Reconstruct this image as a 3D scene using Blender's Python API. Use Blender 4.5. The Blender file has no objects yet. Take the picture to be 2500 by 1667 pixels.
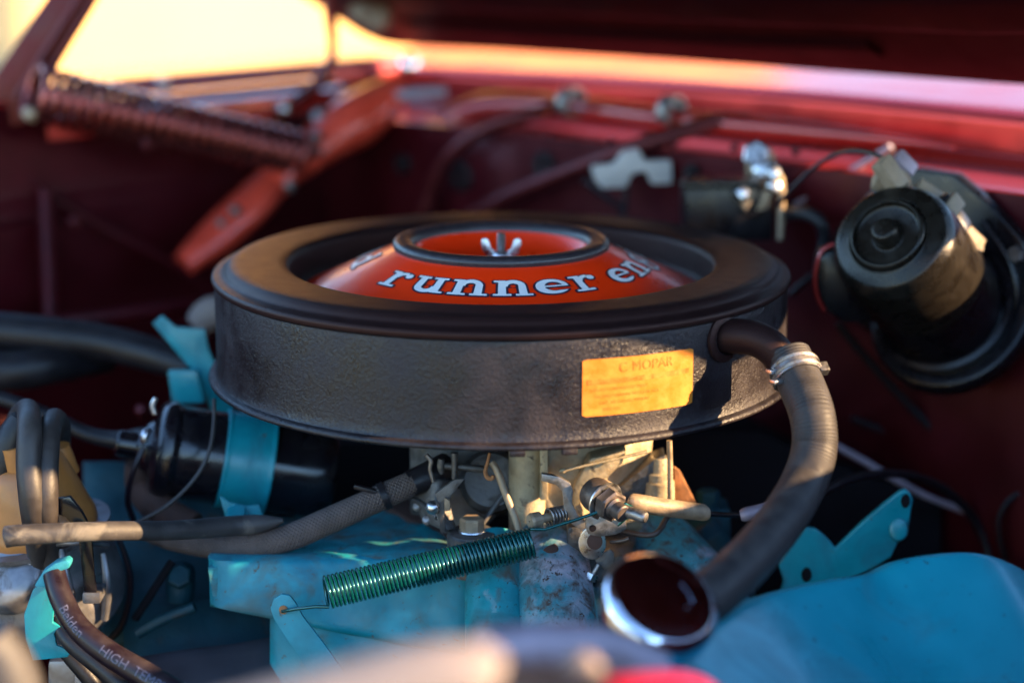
import bpy, bmesh, math, random
import numpy as np
from mathutils import Vector, Matrix
from math import sin, cos, pi, radians, sqrt, atan2

random.seed(7)
scene = bpy.context.scene
COL = scene.collection

# ------------------------------------------------------------------ camera
PITCH = radians(13.5)
CAM = Vector((0.0075, -1.4*cos(PITCH), 0.02 + 1.4*sin(PITCH)))
FPX = 4844.0                       # focal length in pixels of the 2500 px wide photograph
cd = bpy.data.cameras.new("camera")
cam = bpy.data.objects.new("camera", cd); COL.objects.link(cam)
cam.location = CAM
cam.rotation_euler = (pi/2 - PITCH, 0, 0)
cd.sensor_width = 36.0
cd.lens = FPX/2500*36.0
cd.clip_start = 0.02; cd.clip_end = 500
cd.dof.use_dof = True
cd.dof.focus_distance = 1.272
cd.dof.aperture_fstop = 2.3
cd.dof.aperture_blades = 0
scene.camera = cam

# ------------------------------------------------------------------ sky, sun, exposure
SUN_AZ = radians(78)               # to the right of the direction towards the viewer
SUN_EL = radians(20)
S = Vector((cos(SUN_EL)*sin(SUN_AZ), -cos(SUN_EL)*cos(SUN_AZ), sin(SUN_EL)))
w = bpy.data.worlds.new("World"); scene.world = w; w.use_nodes = True
nt = w.node_tree; nt.nodes.clear()
sky = nt.nodes.new('ShaderNodeTexSky'); sky.sky_type = 'NISHITA'; sky.sun_disc = False
sky.sun_elevation = SUN_EL
sky.sun_rotation = atan2(S.x, S.y)
sky.air_density = 1.1; sky.dust_density = 0.15; sky.ozone_density = 4.0
bg = nt.nodes.new('ShaderNodeBackground'); bg.inputs[1].default_value = 0.15
wo = nt.nodes.new('ShaderNodeOutputWorld')
nt.links.new(sky.outputs[0], bg.inputs[0]); nt.links.new(bg.outputs[0], wo.inputs[0])
sl = bpy.data.lights.new("sun", 'SUN'); sl.energy = 4.4; sl.angle = radians(0.5); sl.color = (1.0, 0.66, 0.34)
so = bpy.data.objects.new("sun", sl); COL.objects.link(so)
so.rotation_euler = S.to_track_quat('Z', 'Y').to_euler()
scene.view_settings.view_transform = 'Standard'
scene.view_settings.look = 'None'
scene.view_settings.exposure = 2.4
scene.view_settings.gamma = 1.0
scene.view_settings.use_curve_mapping = False

# ------------------------------------------------------------------ placing helpers
WV = Vector((0, cos(PITCH), -sin(PITCH))); UP = Vector((0, sin(PITCH), cos(PITCH))); RT = Vector((1, 0, 0))
def ray(px, py): return WV + RT*((px-1250)/FPX) + UP*((833.5-py)/FPX)
def P(px, py, Y):                                   # point on the vertical plane at depth Y
    r = ray(px, py); return CAM + r*((Y-CAM.y)/r.y)
def PC(px, py, c):                                  # point on the vertical plane X+Y=c (parallel to the firewall)
    r = ray(px, py); return CAM + r*((c-CAM.x-CAM.y)/(r.x+r.y))
def PV(px, py, v):                                  # point on the vertical plane X-Y=v (parallel to the car's side)
    r = ray(px, py); return CAM + r*((v-CAM.x+CAM.y)/(r.x-r.y))
def CV(c, v, z): return Vector(((c+v)/2, (c-v)/2, z))
def ms(p): return (p-CAM).dot(WV)/FPX               # metres per photograph pixel at p

# ------------------------------------------------------------------ object helpers
ROOT = {}
def settag(o, label=None, cat=None, group=None, kind=None):
    if label: o['label'] = label
    if cat: o['category'] = cat
    if group: o['group'] = group
    if kind: o['kind'] = kind
    return o
def thing(name, label, cat, loc, group=None):
    o = bpy.data.objects.new(name, None); COL.objects.link(o)
    o.location = loc; o.empty_display_size = 0.02
    ROOT[o] = Vector(loc)
    return settag(o, label, cat, group)
def link(name, me, mat, parent, origin=None):
    o = bpy.data.objects.new(name, me); COL.objects.link(o)
    if parent is not None:
        o.parent = parent; ROOT[o] = ROOT[parent]
        if origin is not None: pass
    if mat: me.materials.append(mat)
    return o
def build(name, verts, faces, mat, parent=None, smooth=40, uvs=None, bevel=0, bsegs=2, recalc=True):
    """verts in world space; stored relative to the thing's base"""
    if parent is not None: org = ROOT[parent]
    else:
        n = len(verts)
        org = Vector((sum(v[0] for v in verts)/n, sum(v[1] for v in verts)/n, min(v[2] for v in verts)))
    me = bpy.data.meshes.new(name)
    me.from_pydata([tuple(Vector(v)-org) for v in verts], [], faces)
    if uvs is not None:
        l = me.uv_layers.new(name="UVMap")
        for poly in me.polygons:
            for k, li in enumerate(poly.loop_indices): l.data[li].uv = uvs[poly.index][k]
    if recalc or bevel:
        bm = bmesh.new(); bm.from_mesh(me)
        if recalc: bmesh.ops.recalc_face_normals(bm, faces=bm.faces[:])
        if bevel:
            eds = [e for e in bm.edges if len(e.link_faces) == 2 and e.calc_face_angle(0) > radians(25)]
            bmesh.ops.bevel(bm, geom=eds, offset=bevel, segments=bsegs, profile=0.6, affect='EDGES', clamp_overlap=True)
        bm.to_mesh(me); bm.free()
    if smooth is not None:
        me.shade_smooth()
        if smooth < 180: me.set_sharp_from_angle(angle=radians(smooth))
    o = link(name, me, mat, parent)
    if parent is None:
        o.location = org; ROOT[o] = org
    return o
def resample(pts, rs, n):
    """Catmull-Rom through pts (with radii) at n samples"""
    m = len(pts); out = []; ro = []
    for i in range(n):
        t = i/(n-1)*(m-1); k = min(int(t), m-2); f = t-k
        p0, p1, p2, p3 = pts[max(k-1, 0)], pts[k], pts[k+1], pts[min(k+2, m-1)]
        out.append(0.5*((2*p1)+(p2-p0)*f+(2*p0-5*p1+4*p2-p3)*f*f+(-p0+3*p1-3*p2+p3)*f**3))
        r0, r1, r2, r3 = rs[max(k-1, 0)], rs[k], rs[k+1], rs[min(k+2, m-1)]
        ro.append(0.5*((2*r1)+(r2-r0)*f+(2*r0-5*r1+4*r2-r3)*f*f+(-r0+3*r1-3*r2+r3)*f**3))
    return out, ro
def frames(path):
    T = []
    n = len(path)
    for i in range(n):
        d = path[min(i+1, n-1)]-path[max(i-1, 0)]; T.append(d.normalized())
    a = Vector((0, 0, 1)) if abs(T[0].z) < 0.9 else Vector((1, 0, 0))
    N = [(a - T[0]*a.dot(T[0])).normalized()]
    for i in range(1, n):
        v = N[-1]-T[i]*N[-1].dot(T[i]); N.append(v.normalized())
    B = [T[i].cross(N[i]) for i in range(n)]
    return T, N, B
def tube(name, pts, rs, mat, parent=None, n=48, segs=16, flat=1.0, rib=None, cap=True, smooth=50):
    if not hasattr(rs, '__len__'): rs = [rs]*len(pts)
    path, rad = resample([Vector(p) for p in pts], list(rs), n) if n > len(pts) else ([Vector(p) for p in pts], list(rs))
    n = len(path)
    T, N, B = frames(path)
    V = []; F = []; U = []
    L = [0]
    for i in range(1, n): L.append(L[-1]+(path[i]-path[i-1]).length)
    for i in range(n):
        r = rad[i]*(1+(rib(L[i]) if rib else 0))
        for j in range(segs):
            a = 2*pi*j/segs
            V.append(path[i]+N[i]*(r*cos(a)*flat)+B[i]*(r*sin(a)))
    for i in range(n-1):
        for j in range(segs):
            F.append((i*segs+j, i*segs+(j+1) % segs, (i+1)*segs+(j+1) % segs, (i+1)*segs+j))
            U.append(((L[i], j/segs), (L[i], (j+1)/segs), (L[i+1], (j+1)/segs), (L[i+1], j/segs)))
    if cap:
        F.append(tuple(range(segs))[::-1]); U.append([(0, 0)]*segs)
        F.append(tuple((n-1)*segs+j for j in range(segs))); U.append([(0, 0)]*segs)
    return build(name, V, F, mat, parent, smooth=smooth, uvs=U)
def tpx(name, pts, mat, parent=None, **k):
    """tube through (px, py, Y, radius px)"""
    ps = [P(a, b, y) for a, b, y, r in pts]
    rs = [pt[3]*ms(p) for pt, p in zip(pts, ps)]
    return tube(name, ps, rs, mat, parent, **k)
def lathe(name, prof, org, axis, mat, parent=None, segs=64, smooth=35, closed=False, start=None, sx=1.0):
    ax = Vector(axis).normalized(); org = Vector(org)
    a = Vector((0, 0, 1)) if abs(ax.z) < 0.9 else Vector((1, 0, 0))
    if start is not None: a = Vector(start)
    n1 = (a-ax*a.dot(ax)).normalized(); n2 = ax.cross(n1)
    V = []; F = []; U = []; m = len(prof); idx = []
    for (r, h) in prof:
        if r < 1e-7:
            idx.append([len(V)]*segs); V.append(org+ax*h)
        else:
            row = []
            for j in range(segs):
                t = 2*pi*j/segs
                row.append(len(V)); V.append(org+ax*h+n1*(r*cos(t)*sx)+n2*(r*sin(t)))
            idx.append(row)
    for i in range(m-1 if not closed else m):
        a_, b_ = idx[i], idx[(i+1) % m]
        for j in range(segs):
            k = (j+1) % segs
            q = [a_[j], a_[k], b_[k], b_[j]]
            uv = [(j/segs, i/m), ((j+1)/segs, i/m), ((j+1)/segs, (i+1)/m), (j/segs, (i+1)/m)]
            q2 = []; u2 = []
            for x, y in zip(q, uv):
                if x not in q2: q2.append(x); u2.append(y)
            if len(q2) > 2: F.append(tuple(q2)); U.append(u2)
    return build(name, V, F, mat, parent, smooth=smooth, uvs=U)
def rprof(pts, rad=0.0, k=4):
    """round the corners of a polyline profile"""
    out = [pts[0]]
    for i in range(1, len(pts)-1):
        a, b, c = Vector(pts[i-1]), Vector(pts[i]), Vector(pts[i+1])
        l1 = (a-b).length; l2 = (c-b).length; d = min(rad, l1*.45, l2*.45)
        p = b+(a-b)/max(l1, 1e-9)*d; q = b+(c-b)/max(l2, 1e-9)*d
        for s in range(k+1):
            t = s/k; out.append(tuple(p*(1-t)**2+b*2*t*(1-t)+q*t*t))
    out.append(pts[-1]); return out
def slab(name, pts, th, mat, parent=None, bevel=0.0008, bsegs=2, nrm=None, smooth=40):
    """polygon (front side) given thickness away from the viewer"""
    pts = [Vector(p) for p in pts]
    if nrm is None:
        c = sum(pts, Vector())/len(pts); nn = Vector()
        for i in range(len(pts)):
            nn += (pts[i]-c).cross(pts[(i+1) % len(pts)]-c)
        nrm = nn.normalized()
        if nrm.dot(c-CAM) < 0: nrm = -nrm
    n = len(pts)
    V = pts+[p+Vector(nrm)*th for p in pts]
    F = [tuple(range(n)), tuple(range(2*n-1, n-1, -1))]+[(i, (i+1) % n, n+(i+1) % n, n+i) for i in range(n)]
    return build(name, V, F, mat, parent, bevel=bevel, bsegs=bsegs, smooth=smooth)
def spx(name, pts, Y, th, mat, parent=None, **k):
    return slab(name, [P(p[0], p[1], p[2] if len(p) > 2 else Y) for p in pts], th, mat, parent, **k)
def obox(name, c, size, mat, parent=None, ax=(1, 0, 0), up=(0, 0, 1), bevel=0.001, bsegs=2):
    c = Vector(c); x = Vector(ax).normalized(); z = Vector(up); z = (z-x*z.dot(x)).normalized(); y = z.cross(x)
    V = []
    for sx in (-.5, .5):
        for sy in (-.5, .5):
            for sz in (-.5, .5): V.append(c+x*(sx*size[0])+y*(sy*size[1])+z*(sz*size[2]))
    F = [(0, 1, 3, 2), (4, 6, 7, 5), (0, 4, 5, 1), (2, 3, 7, 6), (0, 2, 6, 4), (1, 5, 7, 3)]
    return build(name, V, F, mat, parent, bevel=bevel, bsegs=bsegs)
def bpx(name, x0, y0, x1, y1, Y, depth, mat, parent=None, bevel=0.0015, bsegs=2):
    a, b, c, d = P(x0, y0, Y), P(x1, y0, Y), P(x1, y1, Y), P(x0, y1, Y)
    return slab(name, [a, b, c, d], depth, mat, parent, bevel=bevel, bsegs=bsegs, nrm=(0, 1, 0))
def hexa(name, c, axis, r, h, mat, parent=None, sides=6, chamfer=0.15):
    return lathe(name, [(0, 0), (r, 0), (r, h*(1-chamfer)), (r*.86, h), (0, h)], c, axis, mat, parent, segs=sides, smooth=20)
def loft(name, rows, mat, parent=None, smooth=60, close=False):
    m = len(rows); n = len(rows[0]); V = [Vector(p) for r in rows for p in r]
    F = [(i*n+j, i*n+j+1, (i+1)*n+j+1, (i+1)*n+j) for i in range(m-1) for j in range(n-1)]
    return build(name, V, F, mat, parent, smooth=smooth)

# ------------------------------------------------------------------ materials
def pm(name, base, rough=.5, metal=0.0, coat=0.0, var=.15, vs=60, bump=0.0, bs=300, spots=(), rvar=.12, spec=.5, coat_rough=.05,
       uvbraid=False, wrinkle=False, dust=None, tint=None):
    m = bpy.data.materials.new(name); m.use_nodes = True
    nt = m.node_tree; N = nt.nodes; L = nt.links
    b = N['Principled BSDF']
    tc = N.new('ShaderNodeTexCoord')
    def noise(scale, detail=3, dist=0.0, rough_=.6):
        n = N.new('ShaderNodeTexNoise'); n.inputs['Scale'].default_value = scale; n.inputs['Detail'].default_value = detail
        n.inputs['Roughness'].default_value = rough_; n.inputs['Distortion'].default_value = dist
        L.new(tc.outputs['Object'], n.inputs['Vector']); return n
    def mapr(src, a, b_, c=0, d=1):
        r = N.new('ShaderNodeMapRange'); r.inputs[1].default_value = a; r.inputs[2].default_value = b_
        r.inputs[3].default_value = c; r.inputs[4].default_value = d; L.new(src, r.inputs[0]); return r.outputs[0]
    def mix(f, a, c):
        x = N.new('ShaderNodeMix'); x.data_type = 'RGBA'
        if hasattr(f, 'links'): L.new(f, x.inputs[0])
        else: x.inputs[0].default_value = f
        for s, i in ((a, 6), (c, 7)):
            if hasattr(s, 'links'): L.new(s, x.inputs[i])
            else: x.inputs[i].default_value = (*s, 1)
        return x.outputs[2]
    n1 = noise(vs)
    lo = tuple(c*(1-var) for c in base); hi = tuple(min(1, c*(1+var)) for c in base)
    col = mix(mapr(n1.outputs[0], .3, .7), lo, hi)
    ro = mapr(n1.outputs[0], .3, .7, max(.02, rough-rvar), min(1, rough+rvar))
    for s in spots:
        c, sc, a, e = s[:4]
        ns = noise(sc, 4, .6)
        f = mapr(ns.outputs[0], a, e)
        col = mix(f, col, c)
        rr = N.new('ShaderNodeMix'); rr.data_type = 'FLOAT'
        L.new(f, rr.inputs[0]); L.new(ro, rr.inputs[2]); rr.inputs[3].default_value = .85; ro = rr.outputs[0]
        if metal > 0:
            pass
    if dust:                                          # dust lies on the faces that look up
        g = N.new('ShaderNodeNewGeometry'); sp = N.new('ShaderNodeSeparateXYZ'); L.new(g.outputs['Normal'], sp.inputs[0])
        nd = noise(90, 4, .3)
        mu = N.new('ShaderNodeMath'); mu.operation = 'MULTIPLY'
        L.new(mapr(sp.outputs[2], .2, 1), mu.inputs[0]); L.new(mapr(nd.outputs[0], .35, .75), mu.inputs[1])
        m2 = N.new('ShaderNodeMath'); m2.operation = 'MULTIPLY'; L.new(mu.outputs[0], m2.inputs[0]); m2.inputs[1].default_value = dust
        col = mix(m2.outputs[0], col, (.30, .26, .22))
    L.new(col, b.inputs['Base Color']); L.new(ro, b.inputs['Roughness'])
    b.inputs['Metallic'].default_value = metal
    b.inputs['Specular IOR Level'].default_value = spec
    if tint: b.inputs['Specular Tint'].default_value = (*tint, 1)
    b.inputs['Coat Weight'].default_value = coat; b.inputs['Coat Roughness'].default_value = coat_rough
    hsrc = None
    if uvbraid:
        uv = N.new('ShaderNodeSeparateXYZ'); L.new(tc.outputs['UV'], uv.inputs[0])
        def sinw(ku, kv):
            a = N.new('ShaderNodeMath'); a.operation = 'MULTIPLY'; a.inputs[1].default_value = ku; L.new(uv.outputs[0], a.inputs[0])
            c = N.new('ShaderNodeMath'); c.operation = 'MULTIPLY_ADD'; c.inputs[1].default_value = kv
            L.new(uv.outputs[1], c.inputs[0]); L.new(a.outputs[0], c.inputs[2])
            s_ = N.new('ShaderNodeMath'); s_.operation = 'SINE'; L.new(c.outputs[0], s_.inputs[0]); return s_.outputs[0]
        a = sinw(2400, 2*pi*16); c = sinw(2400, -2*pi*16)
        mx = N.new('ShaderNodeMath'); mx.operation = 'MAXIMUM'; L.new(a, mx.inputs[0]); L.new(c, mx.inputs[1]); hsrc = mx.outputs[0]
    if bump or hsrc:
        bp = N.new('ShaderNodeBump'); bp.inputs['Strength'].default_value = bump if bump else .6
        bp.inputs['Distance'].default_value = 0.001
        if hsrc is None:
            if wrinkle:
                nb = noise(bs, 2, 1.6, .5)
                n2_ = N.new('ShaderNodeTexVoronoi'); n2_.feature = 'SMOOTH_F1'; n2_.inputs['Scale'].default_value = bs*.9
                dd = N.new('ShaderNodeVectorMath'); dd.operation = 'MULTIPLY_ADD'
                L.new(nb.outputs[1], dd.inputs[0]); dd.inputs[1].default_value = (.004, .004, .004); L.new(tc.outputs['Object'], dd.inputs[2])
                L.new(dd.outputs[0], n2_.inputs['Vector'])
                ad = N.new('ShaderNodeMath'); L.new(nb.outputs[0], ad.inputs[0]); L.new(n2_.outputs[0], ad.inputs[1])
                L.new(ad.outputs[0], bp.inputs['Height'])
            else:
                nb = noise(bs, 3, .2); L.new(nb.outputs[0], bp.inputs['Height'])
        else: L.new(hsrc, bp.inputs['Height'])
        L.new(bp.outputs[0], b.inputs['Normal'])
    return m

M = {}
M['wrinkle'] = pm('black_wrinkle_paint', (.012, .0085, .011), rough=.42, var=.5, vs=35, bump=.38, bs=500, wrinkle=True, spec=.42, rvar=.16, dust=.05,
                  spots=(((.10, .085, .08), 900, .72, .80),))
M['lid'] = pm('black_crackle_lid', (.017, .008, .008), rough=.44, var=.1, vs=90, bump=.22, bs=1300, spec=.27, tint=(1, .58, .48), rvar=.03)
M['trim'] = pm('dark_satin_trim', (.030, .024, .028), rough=.38, var=.2, vs=200, bump=.05, bs=900)
M['orange'] = pm('orange_gloss', (.98, .036, .003), rough=.34, var=.05, vs=40, spec=.3, coat=.25, coat_rough=.12, rvar=.08, bump=.01, bs=120)
M['leadprint'] = pm('grey_print', (.075, .075, .12), rough=.6, var=.5, vs=500)
M['white'] = pm('white_print', (.78, .76, .74), rough=.45, var=.06)
M['navyprint'] = pm('dark_print', (.030, .018, .035), rough=.45, var=.1)
M['sticker'] = pm('yellow_sticker', (.50, .170, .016), rough=.45, var=.16, vs=110, bump=.5, bs=70, coat=.3, coat_rough=.2,
                  spots=(((.70, .22, .01), 60, .60, .75),))
M['stickerprint'] = pm('faded_print', (.43, .135, .010), rough=.5, var=.35, vs=200)
M['zinc'] = pm('zinc_plate', (.62, .62, .64), rough=.32, metal=1, var=.15, vs=200, bump=.05)
M['steel'] = pm('dull_steel', (.30, .28, .27), rough=.45, metal=.9, var=.3, vs=180, bump=.2, bs=500, spots=(((.10, .06, .04), 120, .58, .75),))
M['castgrey'] = pm('cast_zinc', (.12, .115, .112), rough=.5, metal=.55, var=.35, vs=90, bump=.5, bs=420, spots=(((.06, .05, .045), 55, .52, .75), ((.30, .24, .15), 80, .62, .8)))
M['cast'] = pm('stained_carburettor_casting', (.42, .34, .22), rough=.55, metal=.35, var=.3, vs=70, bump=.5, bs=380, spots=(((.20, .12, .05), 45, .55, .78), ((.08, .06, .05), 140, .62, .74)))
M['rust'] = pm('rusty_steel', (.34, .15, .06), rough=.8, metal=.2, var=.4, vs=160, bump=.5, bs=500)
M['brown'] = pm('brown_gasket', (.075, .035, .025), rough=.85, var=.3)
M['copper'] = pm('bronzed_nut', (.12, .095, .085), rough=.45, metal=.6, var=.3, vs=150, bump=.1)
M['tan'] = pm('tan_steel', (.34, .25, .165), rough=.55, metal=.3, var=.25, vs=150, bump=.3, bs=500)
BL = (.004, .265, .325)
M['blue'] = pm('turquoise_engine_enamel', BL, rough=.38, var=.12, vs=30, coat=.25, coat_rough=.25, bump=.10, bs=140, spots=(((.004, .12, .17), 24, .46, .74), ((.09, .06, .035), 120, .66, .74)))
M['bluesmooth'] = pm('turquoise_valve_cover_enamel', (.004, .310, .400), rough=.34, var=.16, vs=11, coat=.5, coat_rough=.2, bump=.10, bs=26, spots=(((.006, .14, .18), 17, .50, .80), ((.03, .06, .06), 190, .66, .73)), rvar=.10)
M['blueworn'] = pm('worn_turquoise_casting', (.005, .250, .300), rough=.5, var=.25, vs=40, bump=.6, bs=130,
                   spots=(((.02, .10, .12), 22, .42, .70), ((.10, .060, .035), 40, .50, .72), ((.16, .30, .34), 60, .62, .74), ((.035, .02, .015), 260, .60, .72)))
M['bluefront'] = pm('turquoise_casting_with_rust', (.004, .265, .335), rough=.45, var=.2, vs=30, coat=.15, coat_rough=.3, bump=.3, bs=120, spots=(((.004, .13, .20), 16, .42, .70), ((.10, .10, .075), 26, .54, .80), ((.09, .045, .02), 190, .64, .74), ((.03, .28, .34), 50, .56, .80)))
M['bluecorr'] = pm('corroded_turquoise_casting', (.03, .20, .25), rough=.62, var=.3, vs=45, bump=.8, bs=160,
                   spots=(((.34, .32, .37), 26, .46, .64), ((.07, .045, .035), 85, .50, .68), ((.05, .03, .025), 330, .58, .66), ((.02, .12, .15), 40, .56, .74)))
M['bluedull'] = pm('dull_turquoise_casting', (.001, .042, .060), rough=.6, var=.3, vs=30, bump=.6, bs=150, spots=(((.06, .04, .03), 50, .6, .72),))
M['bluepale'] = pm('pale_turquoise_tab', (.03, .27, .34), rough=.5, var=.15, vs=60, bump=.15, spots=(((.12, .09, .06), 90, .66, .74),))
M['spring'] = pm('green_plated_wire', (.002, .085, .085), rough=.22, metal=.5, var=.15, vs=200, coat=.5)
M['rubber'] = pm('black_rubber', (.010, .009, .012), spec=.35, rough=.42, var=.25, vs=60, bump=.12, bs=500, dust=.07)
M['hose'] = pm('ribbed_rubber', (.030, .026, .026), spec=.35, rough=.58, var=.2, vs=70, bump=.12, bs=700, dust=.15)
M['braid'] = pm('braided_hose', (.085, .062, .055), rough=.62, var=.3, vs=80, bump=.55, uvbraid=True)
M['greyhose'] = pm('weathered_grey_hose', (.040, .036, .036), rough=.6, var=.3, vs=60, bump=.3, bs=260, spots=(((.14, .125, .105), 42, .55, .68),))
M['wire'] = pm('spark_plug_lead', (.030, .025, .024), rough=.5, var=.2, vs=90, bump=.15, bs=700, dust=.15)
M['ignwire'] = pm('purple_black_lead', (.012, .006, .011), spec=.4, rough=.36, var=.2, vs=80, dust=.1)
M['gloss'] = pm('gloss_black', (.006, .005, .008), spec=.4, rough=.24, var=.2, vs=40, coat=.5, coat_rough=.12, bump=.02, bs=200, dust=.06, spots=(((.02, .22, .28), 130, .80, .84),))
M['motor'] = pm('black_motor_paint', (.006, .005, .007), rough=.30, var=.3, vs=60, spec=.35, coat=.12, coat_rough=.2, bump=.06, bs=600, dust=.02)
M['dome'] = pm('black_bronze_motor_dome', (.022, .018, .014), spec=.4, rough=.30, metal=.5, var=.3, vs=90, bump=.12, bs=700)
M['plastic'] = pm('cream_connector', (.24, .18, .12), rough=.6, var=.2, vs=120, bump=.1)
M['whiteplastic'] = pm('white_connector', (.46, .42, .40), rough=.55, var=.12, vs=60)
M['distcap'] = pm('tan_distributor_cap', (.42, .155, .035), rough=.42, var=.15, vs=60, coat=.2, bump=.08)
M['alu'] = pm('cast_aluminium', (.22, .215, .23), rough=.40, metal=.7, var=.3, vs=50, bump=.25, bs=120, spots=(((.10, .09, .09), 60, .55, .72),))
M['darkchrome'] = pm('dark_chrome', (.66, .67, .76), rough=.08, metal=1, var=.05, rvar=.04, bump=.02, bs=80)
M['chrome'] = pm('chrome', (.80, .80, .83), rough=.07, metal=1, var=.03, rvar=.03, bump=.01, bs=80)
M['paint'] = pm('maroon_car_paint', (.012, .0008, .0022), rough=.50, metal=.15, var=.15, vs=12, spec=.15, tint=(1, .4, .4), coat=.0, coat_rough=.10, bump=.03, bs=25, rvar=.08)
M['paintred'] = pm('red_car_paint', (.34, .018, .014), rough=.32, metal=.30, var=.1, vs=14, coat=.8, coat_rough=.06, bump=.02, bs=25, rvar=.06)
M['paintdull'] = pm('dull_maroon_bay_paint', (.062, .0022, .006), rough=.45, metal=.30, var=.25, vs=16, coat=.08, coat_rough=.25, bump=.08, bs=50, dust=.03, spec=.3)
M['hinge'] = pm('maroon_hinge_steel', (.10, .012, .014), rough=.40, metal=.5, var=.25, vs=40, bump=.1)
M['hingespring'] = pm('hinge_spring_steel', (.26, .06, .055), rough=.22, metal=.85, var=.2, vs=60)
M['grass'] = pm('dry_grass_ground', (.30, .25, .12), rough=.95, var=.45, vs=1.6, bump=.6, bs=8, spec=.1, spots=(((.14, .12, .05), 2.5, .5, .7),))
M['glow_backdrop'] = pm('cream_backdrop', (.95, .55, .22), rough=.9, var=.06, vs=.8, bump=.2, bs=12, spec=.2)
M['beige'] = pm('dusty_beige_rubber', (.26, .20, .17), rough=.8, var=.1, vs=20, bump=.1)
M['red'] = pm('red_plastic', (.60, .010, .035), rough=.4, var=.08)
M['shadeiron'] = pm('dark_shade_iron', (.008, .007, .009), spec=.12, rough=.85, var=.3, vs=40, bump=.4, bs=120)  # near-black iron; shade of voids and holes put into its colour
M['shelf'] = pm('dark_grey_oily_metal', (.035, .036, .048), rough=.5, var=.3, vs=18, bump=.2, bs=60)
M['lilac'] = pm('dusty_grey_steel', (.30, .25, .30), rough=.5, metal=.3, var=.15)

M['sunlitred'] = pm('painted_sunlit_red', (.90, .075, .040), rough=.35, metal=.1, var=.3, vs=22, coat=.7, coat_rough=.1, bump=.9, bs=22)  # car red brightened to paint in sunlight that never reaches the brace
M['cowl'] = pm('red_cowl_panel', (.50, .045, .040), rough=.22, metal=.6, tint=(.60, .28, .40), var=.1, vs=14, coat=.06, coat_rough=.05, bump=.012, bs=30, rvar=.06, spec=.3)

# ================================================================== SETTING
# ground (open dry grass round the car) as a sheet to the horizon
GZ = -0.90
settag(build('ground', [(-120, -120, GZ), (120, -120, GZ), (120, 250, GZ), (-120, 250, GZ)], [(0, 1, 2, 3)], M['grass']), kind='structure')
# added backdrop catching the sun, standing in for sunset glow behind the car
def glow_backdrop():
    dx = Vector((.8, .6, 0)); nn = Vector((.6, -.8, 0))
    a = P(62, 100, 8.0); a = Vector((a.x, a.y, GZ))
    L = 4.75
    V = [a, a+dx*L, a+dx*L-nn*.25, a-nn*.25]
    V += [v+Vector((0, 0, 3.6)) for v in V]
    o = build('glow_backdrop', V, [(0, 1, 2, 3), (4, 7, 6, 5), (0, 4, 5, 1), (1, 5, 6, 2), (2, 6, 7, 3), (3, 7, 4, 0)], M['glow_backdrop'], bevel=.02)
    settag(o, 'added cream backdrop standing in for the sunset glow beyond the far fender', 'glow_backdrop')
glow_backdrop()

# ---- car body: firewall, cowl, fenders
VF, VN = -0.82, 0.955              # far and near side of the engine bay (X-Y)
body = thing('car_body', 'dark red engine bay with firewall, cowl and inner fenders', 'car', CV(.45, -.3, GZ))
def extr(name, prof, v0, v1, mat, n=24, crown=0.0, parent=body):
    rows = []
    for i in range(n+1):
        v = v0+(v1-v0)*i/n
        rows.append([CV(c, v, z-crown*((v-.15)/.9)**2) for c, z in prof])
    return loft(name, rows, mat, parent, smooth=35)
extr('cowl_panel', rprof([(1.25, .176), (.625, .158), (.600, .153), (.600, .122), (.598, .119)], .006), VF-.2, VN+.1, M['cowl'], crown=.012)
extr('cowl_gutter', rprof([(.597, .118), (.586, .118), (.578, .126), (.568, .126), (.560, .117), (.462, .114), (.452, .112)], .004), VF, VN, M['paintred'], crown=.010)
def firewall():
    rows = []
    zs = [.113, .109, .102, .09, .07, .05, .03, .01, -.01, -.03, -.06, -.1, -.16, -.25, -.4, -.7]
    n = 80
    for i in range(n+1):
        v = VF+(VN-VF)*i/n
        row = []
        for z in zs:
            c = .45
            # pressed recess and beads
            c += .010*math.exp(-((v+.10)/.16)**4)*math.exp(-((z-.02)/.07)**4)
            c -= .006*math.exp(-((z+.055+.04*sin(v*5))/.012)**2)
            c -= .008*math.exp(-((v+.47)/.03)**2)*(z < .1)
            row.append(CV(c, v, z-(.010*((v-.15)/.9)**2 if z > .1 else 0)))
        rows.append(row)
    return loft('firewall', rows, M['paintdull'], body, smooth=70)
firewall()
def inner_fender():
    prof = rprof([(VF, .140), (VF, .06), (VF+.012, .045), (VF+.018, -.05), (VF+.05, -.10), (VF+.10, -.16), (VF+.10, -.7)], .02)
    rows = []
    n = 40
    for i in range(n+1):
        c = -1.15+(1.60)*i/n
        # wheelhouse swell
        sw = .03*math.exp(-((c+.35)/.35)**2)
        rows.append([CV(c, v+sw*(z < .04), z) for v, z in prof])
    return loft('inner_fender', rows, M['paintdull'], body, smooth=50)
inner_fender()
def fender(name, v0, sgn):
    k_ = .014 if sgn < 0 else 0
    prof = rprof([(v0, .135), (v0, .1445), (v0-sgn*.022, .1450), (v0-sgn*.024, .1505), (v0-sgn*.030, .1530), (v0-sgn*.20, .150), (v0-sgn*.27, .12), (v0-sgn*.29, .02), (v0-sgn*.29, -.35)], .012)
    rows = []
    n = 30
    for i in range(n+1):
        c = -1.2+(1.85)*i/n
        dz = -.16*min(1, max(0, (-.18-c)/.35))**1.5 if sgn < 0 else 0     # the near fender falls away towards the front
        rows.append([CV(c, v, z+dz+k_) for v, z in prof])
    return loft(name, rows, M['paintred'], body, smooth=50)
fender('fender', VF-.001, 1)
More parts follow.
